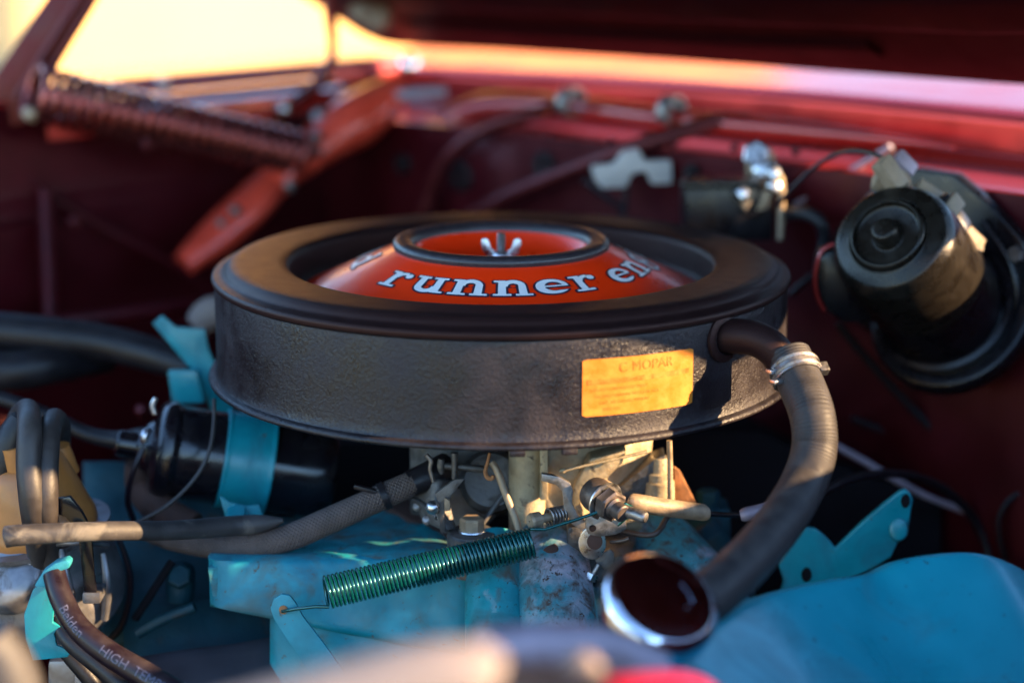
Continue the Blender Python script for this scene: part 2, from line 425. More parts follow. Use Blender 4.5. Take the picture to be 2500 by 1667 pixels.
loft('fender_shelf', [[CV(c, v, z) for v, z in rprof([(VF+.085, .115), (VF+.085, .134), (VF+.05, .136), (VF+.046, .142), (VF+.006, .1425)], .004)] for c in (-.05, .1, .25, .44)], M['paintred'], body)
fender('fender', VN+.001, -1)
loft('inner_fender', [[CV(c, VN, z), CV(c, VN, -.7)] for c, z in ((-1.15, -.03), (-.6, -.03), (-.18, .14), (.44, .14))], M['paintdull'], body)
# engine bay floor: cross member and underside, its shade put into a near-black colour
loft('cross_member', [[CV(c, v, -.52) for v in (VF, 0, VN)] for c in (-1.15, -.3, .45)], M['shadeiron'], body)
# fender ledge with a row of bolts (far side)
for i in range(5):
    p = CV(-.45+i*.16, VF-.012, .1455)
    hexa('bolt', p, (0, 0, 1), .007, .006, M['zinc'], body)
# curved ledge of the wheelhouse
tpx('apron_seam', [(-60, 350, .40, 16), (200, 520, .40, 16), (420, 640, .42, 15), (560, 735, .44, 14)], M['paintdull'], body, n=30, flat=.5)
tpx('apron_ledge', [(-80, 815, .26, 16), (200, 780, .28, 16), (420, 752, .31, 15), (620, 725, .36, 15)], M['paintdull'], body, n=24, flat=1.2)
tpx('apron_rib', [(112, 470, .38, 22), (118, 600, .36, 22), (125, 780, .33, 20)], M['paintdull'], body, n=16)

# ---- hood: leaf hinged along the cowl and propped open
HA = radians(29)
H0 = Vector((-.134, .75, .162))
def HP(u, f, off=0.0):
    n = Vector((.7071*sin(HA), .7071*sin(HA), cos(HA)))       # up, away from the bay
    p = H0+Vector((.7071, -.7071, 0))*u+Vector((-.7071*cos(HA), -.7071*cos(HA), sin(HA)))*(f/cos(HA)) + n*off
    p.z += .016*(1-((u-.66)/.64)**2)                          # crowned leaf
    return p
hood = thing('hood', 'open dark red hood, its underside filling the top edge', 'hood', H0)
def hood_leaf():
    ed = [(0, .02), (.012, .004), (.03, 0), (.2, -.004), (.4, -.006), (.6, -.005), (.74, 0), (.80, .004), (.825, .03), (.84, .045), (.95, .054), (1.06, .058), (1.16, .078), (1.24, .105), (1.29, .135)]
    fs = [0, .01, .05, .12, .25, .45, .7, 1.0, 1.25]
    rows = []
    for u, f0 in ed:
        ff = [f0+(1.25-f0)*f/1.25 for f in fs]
        bot = [HP(u, f, 0) for f in ff]; top = [HP(u, f, .012) for f in ff][::-1]
        rows.append(bot+top+[bot[0]])
    return loft('skin', rows, M['paint'], hood, smooth=40)
hood_leaf()
def rail(name, path, hgt, wid, mat):
    """pressed stiffener on the underside along (u,f) points"""
    rows = []
    for k, (u, f) in enumerate(path):
        a = Vector(path[max(k-1, 0)]); b = Vector(path[min(k+1, len(path)-1)])
        d = (b-a).normalized(); nn = Vector((-d.y, d.x))
        prof = [(-.5, -.0005), (-.38, -.8), (-.25, -1), (.25, -1), (.38, -.8), (.5, -.0005)]
        rows.append([HP(u+nn.x*wid*s, f+nn.y*wid*s, hgt*t) for s, t in prof])
    return loft(name, rows, mat, hood, smooth=40)
rail('stiffener', [(.06, .135), (.3, .125), (.6, .125), (.8, .135), (1.0, .17)], .016, .07, M['paint'])
rail('stiffener', [(.08, .19), (.2, .30), (.45, .60), (.6, 1.0)], .018, .07, M['paint'])
rail('stiffener', [(1.05, .21), (.9, .33), (.75, .60), (.65, 1.0)], .018, .07, M['paint'])
rail('stiffener', [(.04, .16), (.035, .4), (.04, .8), (.05, 1.2)], .016, .06, M['paint'])
rail('stiffener', [(.10, .045), (.3, .035), (.5, .035), (.66, .045)], .004, .025, M['paint'])

# ================================================================== THINGS
# ---------------------------------------------------------------- air cleaner
ac = thing('air_cleaner', 'round black air cleaner with orange lettered cone in its lid', 'air cleaner', (0, 0, 0))
drum = lathe('drum', [(.09, .0005), (.12, -.003), (.198, -.0005)]+rprof([(.2005, -.0003), (.2045, .0004), (.2052, .0022), (.2040, .0042), (.2005, .0048)], .0012)+
             [(.1996, .0065), (.1992, .012), (.1990, .030), (.1990, .0640), (.1985, .0672), (.196, .069)], (0, 0, 0), (0, 0, 1), M['wrinkle'], ac, segs=192, smooth=30)
lid = lathe('lid', rprof([(.1990, .0683), (.2004, .0686), (.2012, .0715), (.2000, .0737), (.1965, .0742), (.1930, .0752), (.1912, .0780), (.1880, .0804), (.1830, .0812), (.1545, .0806), (.1495, .0795), (.1472, .0765), (.1462, .0600), (.1440, .0555), (.1405, .0555)], .0022),
            (0, 0, 0), (0, 0, 1), M['lid'], ac, segs=192, smooth=40)
CN0, CN1 = (.1400, .0590), (.0745, .0880)      # cone line from rim to crown
cone = lathe('cone', [(.1415, .0560), CN0, CN1, (.0735, .0885)], (0, 0, 0), (0, 0, 1), M['orange'], ac, segs=192, smooth=30)
ring = lathe('crown_ring', rprof([(.0745, .0872), (.0760, .0905), (.0742, .0938), (.0690, .0946), (.0632, .0936), (.0606, .0905), (.0600, .0868)], .0018, 3), (0, 0, 0), (0, 0, 1), M['trim'], ac, segs=128, smooth=60)
lathe('bowl', [(.0605, .0885), (.056, .0800), (.047, .0735), (.030, .0700), (.0, .0695)], (0, 0, 0), (0, 0, 1), M['orange'], ac, segs=96, smooth=60)
# threaded stud and wing nut
sp_ = []
zz = .069
while zz < .0972:
    sp_ += [(.0031, zz), (.0026, zz+.0006)]; zz += .0012
stud = lathe('stud', sp_+[(.0022, .0976), (0, .0977)], (0, 0, 0), (0, 0, 1), M['steel'], ac, segs=20, smooth=20)
wn = lathe('wing_nut', [(.0032, .0770), (.0075, .0770), (.0072, .0815), (.0055, .0840), (.0032, .0842)], (0, 0, 0), (0, 0, 1), M['zinc'], ac, segs=32, smooth=40)
for s in (-1, 1):
    o2 = [(.004, .0775), (.0100, .0790), (.0150, .0850), (.0168, .0905), (.0158, .0934), (.0128, .0942), (.0102, .0925), (.0080, .0865), (.004, .0838)]
    V = [Vector((s*x*.85, -.0022, z)) for x, z in o2]
    if s < 0: V = V[::-1]
    slab('wing', V, .0044, M['zinc'], wn, bevel=.0007, nrm=(0, 1, 0))

# lettering: slab-serif glyphs from distance fields, wrapped on the cone
def bxs(x, y, cx, cy, hx, hy, r=.03):
    qx = np.abs(x-cx)-hx+r; qy = np.abs(y-cy)-hy+r
    return np.hypot(np.maximum(qx, 0), np.maximum(qy, 0))+np.minimum(np.maximum(qx, qy), 0)-r
def rng(x, y, cx, cy, R, t, ex=1.0): return np.abs(np.hypot((x-cx)/ex, y-cy)-R)-t
def cir(x, y, cx, cy, r): return np.hypot(x-cx, y-cy)-r
U_ = np.minimum
def gl_n(x, y):
    d = U_(bxs(x, y, .27, .5, .13, .5), bxs(x, y, .27, .075, .27, .075)); d = U_(d, bxs(x, y, .16, .925, .16, .075))
    d = U_(d, bxs(x, y, .86, .34, .13, .34)); d = U_(d, bxs(x, y, .88, .075, .26, .075))
    return U_(d, np.maximum(rng(x, y, .60, .64, .265, .125), .58-y))
def gl_u(x, y): return gl_n(1.14-x, 1-y)
def gl_r(x, y):
    d = U_(bxs(x, y, .30, .5, .13, .5), bxs(x, y, .32, .075, .32, .075)); d = U_(d, bxs(x, y, .18, .925, .18, .075))
    d = U_(d, np.maximum(np.maximum(rng(x, y, .66, .62, .29, .10), .62-y), x-.74))
    return U_(d, cir(x, y, .82, .80, .155))
def gl_e(x, y):
    d = np.abs(np.hypot((x-.52)/1.05, y-.5)-.37)-(.10+.06*np.clip((.55-x)*2, 0, 1))
    d = np.maximum(d, -bxs(x, y, .92, .355, .32, .10, .01))
    return U_(d, bxs(x, y, .52, .52, .40, .06))
def gl_o(x, y): return np.abs(np.hypot((x-.5)/1.0, y-.5)-.37)-(.09+.07*np.abs(x-.5)*2)
def gl_d(x, y):
    d = U_(np.abs(np.hypot(x-.46, y-.46)-.34)-.12, bxs(x, y, .84, .66, .13, .66)); d = U_(d, bxs(x, y, .92, .075, .22, .075))
    return U_(d, bxs(x, y, .76, 1.26, .2, .075))
def gl_a(x, y):
    d = U_(np.abs(np.hypot((x-.42)/1.1, y-.30)-.22)-.10, bxs(x, y, .74, .40, .12, .40)); d = U_(d, bxs(x, y, .86, .07, .2, .07))
    return U_(d, np.maximum(rng(x, y, .50, .64, .28, .09), .62-y))
def gl_i(x, y):
    d = U_(bxs(x, y, .30, .5, .13, .5), bxs(x, y, .30, .075, .30, .075)); d = U_(d, bxs(x, y, .18, .925, .18, .075))
    return U_(d, cir(x, y, .30, 1.25, .14))
def gl_g(x, y):
    d = U_(np.abs(np.hypot(x-.46, y-.62)-.27)-.11, bxs(x, y, .80, .90, .16, .07))
    return U_(d, np.maximum(rng(x, y, .48, .02, .33, .10), -.35-y))
GL = {'n': (gl_n, 1.14), 'u': (gl_u, 1.14), 'r': (gl_r, .98), 'e': (gl_e, 1.02), 'o': (gl_o, 1.0), 'd': (gl_d, 1.12), 'a': (gl_a, 1.05), 'i': (gl_i, .62), 'g': (gl_g, 1.0)}
def msq(fn, w_, grow, n=40):
    x0, x1, y0, y1 = -.12, w_+.14, -.50, 1.50
    nx = int(n*(x1-x0)); ny = int(n*(y1-y0))
    xs = np.linspace(x0, x1, nx); ys = np.linspace(y0, y1, ny)
    X, Y = np.meshgrid(xs, ys); D = fn(X, Y)-grow
    V = []; F = []; key = {}
    def vid(x, y):
        k = (round(x, 5), round(y, 5))
        if k not in key: key[k] = len(V); V.append((x, y))
        return key[k]
    for j in range(ny-1):
        for i in range(nx-1):
            q = [(xs[i], ys[j], D[j, i]), (xs[i+1], ys[j], D[j, i+1]), (xs[i+1], ys[j+1], D[j+1, i+1]), (xs[i], ys[j+1], D[j+1, i])]
            if min(a[2] for a in q) >= 0: continue
            pl = []
            for a, b in zip(q, q[1:]+q[:1]):
                if a[2] < 0: pl.append(vid(a[0], a[1]))
                if (a[2] < 0) != (b[2] < 0):
                    t = a[2]/(a[2]-b[2]); pl.append(vid(a[0]+(b[0]-a[0])*t, a[1]+(b[1]-a[1])*t))
            pp = [v for k, v in enumerate(pl) if v != pl[k-1]]
            if len(set(pp)) >= 3 and len(set(pp)) == len(pp): F.append(tuple(pp))
    return V, F
cn_d = Vector((CN1[0]-CN0[0], CN1[1]-CN0[1])).normalized(); cn_n = Vector((-cn_d.y, cn_d.x))
if cn_n.y < 0: cn_n = -cn_n
LH = .0174                                      # x-height on the slant
RB = .1045                                      # radius of the baseline
tb = (RB-CN0[0])/cn_d.x
def oncone(x, y, th0, off):
    t = tb+y*LH
    r = CN0[0]+cn_d.x*t+cn_n.x*off; z = CN0[1]+cn_d.y*t+cn_n.y*off
    a = th0+x*LH*1.25/.093
    return Vector((r*sin(a), -r*cos(a), z))
def letter(ch, deg):
    fn, w_ = GL[ch]
    V, F = msq(fn, w_, -.018)
    a = radians(deg)
    o = build('letter', [oncone(x-w_/2, y, a, .0007) for x, y in V], F, M['white'], ac, recalc=False, smooth=60)
    V, F = msq(fn, w_, .050)
    build('letter_outline', [oncone(x-w_/2, y, a, .0004) for x, y in V], F, M['navyprint'], o, recalc=False, smooth=60)
for ch, dg in zip('runner', (-45.5, -29.2, -12.3, 4.6, 20.8, 35.6)): letter(ch, dg)
for ch, dg in zip('engine', (57.0, 73.0, 89.5, 103, 117, 133)): letter(ch, dg)
for ch, dg in zip('road', (-138, -123, -107, -88)): letter(ch, dg)

# yellow sticker on the drum
def cyl(th, z, r): return Vector((r*sin(th), -r*cos(th), z))
def sticker():
    t0, t1, z0, z1 = radians(14.6), radians(37.2), .0188, .0548
    n, m = 28, 12; V = []; F = []
    for j in range(m+1):
        for i in range(n+1):
            a = i/n; b = j/m
            # rounded corners
            ex = .02; da = max(0, ex-a)+max(0, a-1+ex); cut = da*1.3
            bb = min(max(b, cut), 1-cut)
            wr = .00012*sin(a*23+b*9)*sin(b*17-a*5)
            V.append(cyl(t0+(t1-t0)*a, z0+(z1-z0)*bb-.0008*a, .1996+wr))
    for j in range(m):
        for i in range(n):
            q = j*(n+1)+i; F.append((q, q+1, q+n+2, q+n+1))
    st = build('sticker', V, F, M['sticker'], ac, recalc=False, smooth=60)
    return st
st = sticker()
def textmesh(body, size):
    cu = bpy.data.curves.new('t', 'FONT'); cu.body = body; cu.size = size; cu.resolution_u = 3
    ob = bpy.data.objects.new('t', cu); COL.objects.link(ob)
    dg = bpy.context.evaluated_depsgraph_get(); me = bpy.data.meshes.new_from_object(ob.evaluated_get(dg))
    bm = bmesh.new(); bm.from_mesh(me)
    for it in range(2):
        lg = [e for e in bm.edges if e.calc_length() > size*.25]
        if lg: bmesh.ops.subdivide_edges(bm, edges=lg, cuts=1)
    bmesh.ops.triangulate(bm, faces=bm.faces[:])
    V = [tuple(v.co) for v in bm.verts]; F = [tuple(v.index for v in f.verts) for f in bm.faces]
    bm.free(); bpy.data.objects.remove(ob); bpy.data.curves.remove(cu); bpy.data.meshes.remove(me)
    return V, F
def stick_text(body, size, th, z, r=.1999, mat='stickerprint'):
    V, F = textmesh(body, size)
    build('printed_text', [cyl(radians(th)+x/.2, z+y, r) for x, y, _ in V], F, M[mat], st, recalc=False, smooth=60)
stick_text('MOPAR', .0088, 24.0, .0455)
stick_text('C', .0088, 21.4, .0455)
def band(t0, t1, z0, z1, r=.19985):
    n = 20; V = []; F = []
    for i in range(n+1):
        t = radians(t0+(t1-t0)*i/n); V += [cyl(t, z0, r), cyl(t, z1, r)]
    F = [(2*i, 2*i+2, 2*i+3, 2*i+1) for i in range(n)]
    build('printed_bar', V, F, M['stickerprint'], st, recalc=False)
band(15.5, 36.2, .0388, .0420)
stick_text('AIR CLEANER ASSEMBLY', .0024, 18.6, .0395, .20005, 'sticker')
for k, ln in enumerate(('REPLACE FILTER ELEMENT EVERY', 'USE ONLY GENUINE PARTS FOR THIS', 'UNIT. SEE OWNERS MANUAL', 'PART NO.')):
    stick_text(ln, .0026, 16.2+.8*k, .0345-.0042*k, .1999)

# breather elbow on the drum
ep = [Vector((.137, -.132, .0545)), Vector((.150, -.1395, .0570)), Vector((.163, -.1460, .0560)), Vector((.1735, -.1495, .0490)), Vector((.1800, -.1510, .0380)), Vector((.183, -.1515, .028))]
tube('elbow', ep, [.0112, .0112, .0112, .0110, .0108, .0106], M['lid'], ac, n=30, segs=24)
lathe('elbow_flange', [(.0105, 0), (.0150, 0), (.0150, .0022), (.0125, .0034), (.0105, .0034)], Vector((.1405, -.1400, .0555)), Vector((.72, -.69, .08)), M['lid'], ac, segs=32)
# small dents and tabs under the lip
for th in (3, 12):
    a = radians(th); obox('lip_tab', (.2045*sin(a), -.2045*cos(a), -.0010), (.010, .004, .004), M['wrinkle'], ac, ax=(cos(a), sin(a), 0), bevel=.0012)

# ---------------------------------------------------------------- breather hose with clamp
hp = [(1925, 868, -.151), (1950, 925, -.164), (1982, 1010, -.186), (1988, 1095, -.196), (1962, 1180, -.212), (1912, 1265, -.248), (1850, 1342, -.285), (1785, 1408, -.32), (1700, 1480, -.35)]
hw = [P(*q) for q in hp]
bh = thing('breather_hose', 'fat ribbed black breather hose curving down beside the air cleaner', 'hose', hw[-1])
tube('hose', hw, [.0140, .0143, .0140, .0140, .0140, .0140, .0140, .0142, .0145], M['hose'], bh, n=420, segs=32, rib=lambda s: .012*sin(s*2*pi/.0021))
def clampring(name, c, ax, r, wd, mat, parent):
    return lathe(name, [(r, -wd/2), (r+.0009, -wd/2), (r+.0012, -wd*.3), (r+.0006, 0), (r+.0012, wd*.3), (r+.0009, wd/2), (r, wd/2)], c, ax, mat, parent, segs=48, smooth=50)
cax = (hw[2]-hw[0]).normalized(); cc = hw[0].lerp(hw[1], .72)
cl = clampring('clamp', cc, cax, .0144, .0105, M['steel'], bh)
clampring('clamp_wire', cc+cax*.0028, cax, .0152, .0022, M['steel'], cl)
clampring('clamp_wire', cc-cax*.0028, cax, .0152, .0022, M['steel'], cl)
for k in (-1, 1):
    obox('clamp_ear', cc+Vector((-.0135, -.0085, .0))+cax*(.0042*k), (.010, .006, .0026), M['zinc'], cl, ax=(-.8, -.6, 0), bevel=.0006)
obox('clamp_screw', cc+Vector((.0165, -.002, .003)), (.007, .006, .006), M['steel'], cl, ax=cax, bevel=.0008)

# ---------------------------------------------------------------- oil filler breather cap
oc = P(1622, 1458, -.37)
oax = Vector((.30, -.52, .80)).normalized()
oil = thing('oil_filler_cap', 'round chrome oil filler cap at the front of the valve cover', 'cap', P(1650, 1667, -.36))
mr = ms(oc)
R_ = 150*mr
lathe('cap', rprof([(R_*.80, -.024), (R_*.90, -.0215), (R_*1.0, -.017), (R_*1.02, -.010), (R_*.97, -.003), (R_*.84, .0006), (R_*.80, .0004), (R_*.6, .0014), (R_*.35, .0022), (R_*.15, .0025), (0, .0026)], .003, 5), oc, oax, M['darkchrome'], oil, segs=96, smooth=50)
lathe('neck', [(R_*.72, -.022), (R_*.74, -.040), (R_*.66, -.050), (R_*.66, -.105), (0, -.105)], oc, oax, M['gloss'], oil, segs=48)
# stamped marks on the cap
def caplocal(x, y, h):
    n1 = Vector((1, 0, 0)); n1 = (n1-oax*n1.dot(oax)).normalized(); n2 = oax.cross(n1)
    return oc+n1*(x*R_)+n2*(y*R_)+oax*h
for (x, y, ang, ln) in ((-.15, .32, .5, .30), (.30, .30, -.9, .08), (.36, .22, -.9, .08), (.42, .13, -.9, .08), (.46, .03, -.9, .08), (.30, -.16, .6, .26)):
    d = caplocal(cos(ang), sin(ang), 0)-caplocal(0, 0, 0)
    obox('stamped_mark', caplocal(x, y, .0018), (ln*R_, .04*R_, .0008), M['darkchrome'], oil, ax=d, up=oax, bevel=.0004)

# ---------------------------------------------------------------- near valve cover
def valve_cover():
    base = P(2300, 1640, -.35)
    vc = thing('valve_cover', 'turquoise valve cover with raised hump in the lower right corner', 'valve cover', base)
    # rear upper edge of the top panel (px, py, Y), from left to right
    edge = [(1560, 1640, -.42), (1660, 1560, -.36), (1790, 1478, -.30), (1900, 1438, -.265), (2030, 1408, -.245), (2130, 1392, -.235), (2200, 1362, -.23), (2290, 1345, -.225), (2380, 1340, -.22), (2450, 1356, -.215), (2530, 1398, -.21), (2640, 1470, -.20), (2760, 1560, -.20)]
    e3, _ = resample([P(*q) for q in edge], [1]*len(edge), 60)
    rows = []
    fw = Vector((.34, -.72, -.56)).normalized()
    for k, p in enumerate(e3):
        row = []
        # lower flange behind, rounded shoulder, then the top panel coming towards the viewer
        row.append(p+Vector((-.013, .013, -.085)))
        row.append(p+Vector((-.011, .011, -.010)))
        for a in np.linspace(0, 1, 6):
            t = a*pi/2
            row.append(p+Vector((-.008*cos(t), .008*cos(t), -.008+.008*sin(t)))+fw*(.004*a))
        for d in (.02, .035, .05, .07, .10, .14, .18, .22, .26):
            q = p+fw*d
            q.z += -.10*d*d
            row.append(q)
        q = row[-1]
        row.append(q+Vector((.01, -.012, -.02))); row.append(q+Vector((.01, -.012, -.10)))
        rows.append(row)
    o = loft('cover', rows, M['bluesmooth'], vc, smooth=180)
    md = o.modifiers.new('sub', 'SUBSURF'); md.levels = 1; md.render_levels = 2
    return vc
vc = valve_cover()

# ---------------------------------------------------------------- engine lifting bracket
lb = thing('lifting_bracket', 'flat turquoise bracket arm with a rounded hole at its raised tip', 'bracket', P(1990, 1420, -.06))
LB = [(1905, 1450), (1914, 1420), (1900, 1376), (1916, 1340), (1938, 1312), (1965, 1287), (1992, 1291), (2016, 1309), (2040, 1338), (2108, 1272), (2160, 1228), (2197, 1199), (2212, 1194), (2224, 1204), (2229, 1220), (2226, 1240), (2222, 1268), (2216, 1300), (2205, 1316), (2192, 1325), (2176, 1360), (2130, 1388), (2060, 1420), (1990, 1450)]
spx('arm', LB, -.06, .0048, M['blue'], lb, bevel=.0016, bsegs=3)
pt = P(2194, 1291, -.0605)
lathe('boss', [(0, .0030), (.0040, .0030), (.0058, .0022), (.0066, 0), (.0066, -.003)], pt, (-.15, -.97, .2), M['blue'], lb, segs=32, sx=1.25)
pt = P(2211, 1222, -.0606)
lathe('hole', [(0, .0005), (.0030, .0005), (.0032, -.0005)], pt, (0, -1, .15), M['shadeiron'], lb, segs=24, sx=1.6)
pt = P(1969, 1402, -.0606)
lathe('hole', [(0, .0005), (.0034, .0005), (.0036, -.0005)], pt, (0, -1, .15), M['shadeiron'], lb, segs=24, sx=1.5)

# ---------------------------------------------------------------- intake manifold
im = thing('intake_manifold', 'rust-speckled turquoise intake manifold under the carburettor', 'manifold', P(900, 1500, -.10)-Vector((0, 0, .08)))
def patch(name, corners, nx, ny, mat, parent, amp=.0015, sc=60, th=.02, seed=0, rnd=.004):
    """bilinear cast patch with shallow relief, closed at its back"""
    a, b, c, d = [Vector(q) for q in corners]      # tl, tr, br, bl
    nrm = (b-a).cross(d-a).normalized()
    if nrm.dot(CAM-a) < 0: nrm = -nrm
    V = []
    for j in range(ny+1):
        for i in range(nx+1):
            s, t = i/nx, j/ny
            p = a*(1-s)*(1-t)+b*s*(1-t)+c*s*t+d*(1-s)*t
            e = min(s, 1-s, t, 1-t); rd = min(1, e*8)
            from mathutils import noise as mn
            V.append(p+nrm*(amp*mn.noise(p*sc+Vector((seed, 0, 0)))-rnd*(1-sqrt(max(0, 1-(1-rd)**2)))))
    F = [(j*(nx+1)+i, j*(nx+1)+i+1, (j+1)*(nx+1)+i+1, (j+1)*(nx+1)+i) for j in range(ny) for i in range(nx)]
    rim = [i for i in range(nx+1)]+[(j+1)*(nx+1)-1 for j in range(1, ny+1)]+[ny*(nx+1)+i for i in range(nx-1, -1, -1)]+[j*(nx+1) for j in range(ny-1, 0, -1)]
    b0 = len(V)
    for r in rim: V.append(V[r]-nrm*th)
    m = len(rim)
    F += [(rim[i], rim[(i+1) % m], b0+(i+1) % m, b0+i) for i in range(m)]
    F.append(tuple(b0+i for i in range(m)))
    return build(name, V, F, mat, parent, smooth=50)
# top deck (receding), front box wall, right deck
patch('deck', [P(610, 1262, .03), P(985, 1205, .03), P(1150, 1345, -.115), P(505, 1372, -.115)], 30, 24, M['blueworn'], im, amp=.0022, sc=70)
patch('box_wall', [P(500, 1362, -.118), P(1190, 1350, -.118), P(1230, 1640, -.135), P(505, 1488, -.125)], 36, 16, M['bluefront'], im, amp=.0030, sc=38, seed=4, rnd=.014)
patch('skirt', [P(655, 1480, -.120), P(1190, 1500, -.122), P(1240, 1760, -.14), P(655, 1800, -.135)], 24, 16, M['bluefront'], im, amp=.0020, sc=45, seed=9, rnd=.008)
# carburettor pad and runners
def runner(name, pts, mat): return tpx(name, pts, mat, im, n=28, segs=28)
runner('runner', [(1215, 1330, -.10, 70), (1210, 1420, -.125, 74), (1215, 1540, -.15, 80), (1225, 1700, -.17, 84)], M['blueworn'])
runner('runner', [(1345, 1330, -.09, 90), (1350, 1420, -.125, 96), (1360, 1530, -.15, 104), (1370, 1700, -.17, 110)], M['bluecorr'])
runner('runner', [(1560, 1290, -.04, 90), (1640, 1370, -.06, 95), (1720, 1470, -.08, 100), (1790, 1600, -.10, 100)], M['bluecorr'])
runner('runner', [(1690, 1275, 0, 60), (1720, 1330, 0, 64), (1760, 1420, -.02, 70), (1800, 1560, -.04, 74)], M['bluedull'])
patch('deck', [P(1180, 1320, -.02), P(1640, 1290, -.01), P(1700, 1420, -.09), P(1180, 1420, -.105)], 22, 12, M['bluecorr'], im, amp=.002, sc=70, seed=3)
patch('pad', [P(880, 1205, .02), P(1000, 1195, .02), P(1185, 1345, -.109), P(1150, 1352, -.109)], 12, 12, M['brown'], im, amp=.0006, th=.010)
# cast pads on the deck
obox('cast_letter_pad', P(900, 1290, -.02), (.020, .022, .003), M['blueworn'], im, bevel=.001)
for k in range(22):
    px = 700+random.random()*290; py = 1322-(px-700)*.20+random.random()*44
    r_ = .0012+random.random()*.0022
    c_ = P(px, py, -.085+(1372-py)*.0009)
    obox('paint_flake', c_+Vector((0, 0, .0022)), (r_*2.2, r_*1.6, .0012), M['bluepale'], im, ax=(cos(k), sin(k), 0), bevel=.0003)

# blue plug standing at the back of the manifold
pl = thing('coolant_fitting', 'upright turquoise fitting behind the throttle cable', 'fitting', P(1725, 1330, 0))
tpx('stem', [(1728, 1200, 0, 24), (1728, 1240, 0, 24), (1730, 1290, 0, 24)], M['bluedull'], pl, n=6)
bpx('block', 1712, 1242, 1785, 1390, .0, .03, M['bluedull'], pl, bevel=.004)
hexa('head', P(1728, 1222, 0), (0, 0, 1), .0085, .008, M['bluedull'], pl)

# spring anchor tab
tb_ = thing('spring_anchor_bracket', 'pale turquoise anchor strap hooked by the green spring', 'bracket', P(760, 1620, -.16))
TB = [(668, 1510), (660, 1485), (668, 1462), (688, 1450), (708, 1454), (722, 1472), (740, 1505), (790, 1570), (840, 1640), (870, 1690), (790, 1690), (740, 1620), (700, 1560)]
spx('strap', TB, -.165, .003, M['bluepale'], tb_, bevel=.0008)
lathe('hole', [(0, .0004), (.0028, .0004), (.0030, -.0005)], P(692, 1488, -.1655), (0, -1, .1), M['rust'], tb_, segs=24)

# ---------------------------------------------------------------- green return spring
def helix(a, b, R0, R1, turns, wr, name, mat, parent=None, seg=18, ws=7, lead=None, tail=None):
    ax = (b-a); L = ax.length; ax.normalize()
    n1 = Vector((0, 0, -1)); n1 = (n1-ax*n1.dot(ax)).normalized(); n2 = ax.cross(n1)
    path = []
    N_ = int(turns*seg)
    for i in range(N_+1):
        t = i/N_; ang = 2*pi*turns*t
        R = (R0+(R1-R0)*t)*(1+.012*sin(ang*.37))
        t = t+.0016*sin(t*31)+.0009*sin(t*77)
        path.append(a+ax*(L*t)+n1*(R*cos(ang))+n2*(R*sin(ang)))
    if lead: path = [Vector(p) for p in lead]+path
    if tail: path = path+[Vector(p) for p in tail]
    return tube(name, path, [wr]*len(path), mat, parent, n=2, segs=ws)
sa, sb = P(795, 1446, -.178), P(1302, 1324, -.150)
rs_ = 37*ms(sa)
mid = (sa+sb)/2
o = helix(sa, sb, rs_*1.03, rs_*.97, 51.5, 4.3*ms(sa), 'return_spring', M['spring'], None, seg=22, ws=8,
          lead=[P(686, 1486, -.160), P(690, 1492, -.167), P(720, 1486, -.170), P(770, 1480, -.176)],
          tail=[P(1330, 1292, -.150), P(1400, 1270, -.149), P(1470, 1246, -.148), P(1528, 1230, -.147), P(1540, 1234, -.145), P(1530, 1262, -.143), P(1508, 1282, -.141)])
settag(o, 'green coil return spring stretched between the blue strap and the throttle lever', 'spring')

# ---------------------------------------------------------------- carburettor
cb = thing('carburettor', 'grimy metal carburettor with throttle linkage beneath the air cleaner', 'carburettor', P(1300, 1330, -.05))
Yc = -.095
# bodies: right bowl casting, column, left casting
patch('bowl', [P(1330, 1075, -.085), P(1600, 1068, -.060), P(1575, 1300, -.070), P(1330, 1310, -.095)], 24, 18, M['cast'], cb, amp=.0016, sc=90, th=.06)
tpx('column', [(1288, 1075, -.085, 46), (1288, 1180, -.085, 46), (1288, 1300, -.085, 46)], M['cast'], cb, n=8, segs=32)
bpx('rib', 1318, 1085, 1338, 1222, -.106, .03, M['cast'], cb, bevel=.0012)
spx('gusset', [(1440, 1120), (1530, 1100), (1520, 1130), (1425, 1225), (1400, 1240), (1400, 1190)], -.093, .02, M['cast'], cb, bevel=.0015)
spx('gusset', [(1480, 1215), (1600, 1120), (1625, 1110), (1625, 1175), (1560, 1215), (1520, 1260)], -.080, .02, M['castgrey'], cb, bevel=.0015)
bpx('throat', 1000, 1075, 1260, 1260, -.055, .09, M['castgrey'], cb, bevel=.004)
lathe('choke_housing', [(0, .012), (.018, .012), (.0215, .008), (.022, 0), (.022, -.03)], P(1200, 1175, -.068), (0, -.93, .37), M['castgrey'], cb, segs=40)
spx('web', [(1100, 1190), (1250, 1190), (1235, 1235), (1180, 1300), (1100, 1330), (1075, 1300)], -.070, .03, M['castgrey'], cb, bevel=.003)
tpx('web_ridge', [(1238, 1190, -.088, 6), (1205, 1240, -.094, 6), (1170, 1290, -.098, 6)], M['castgrey'], cb, n=8)
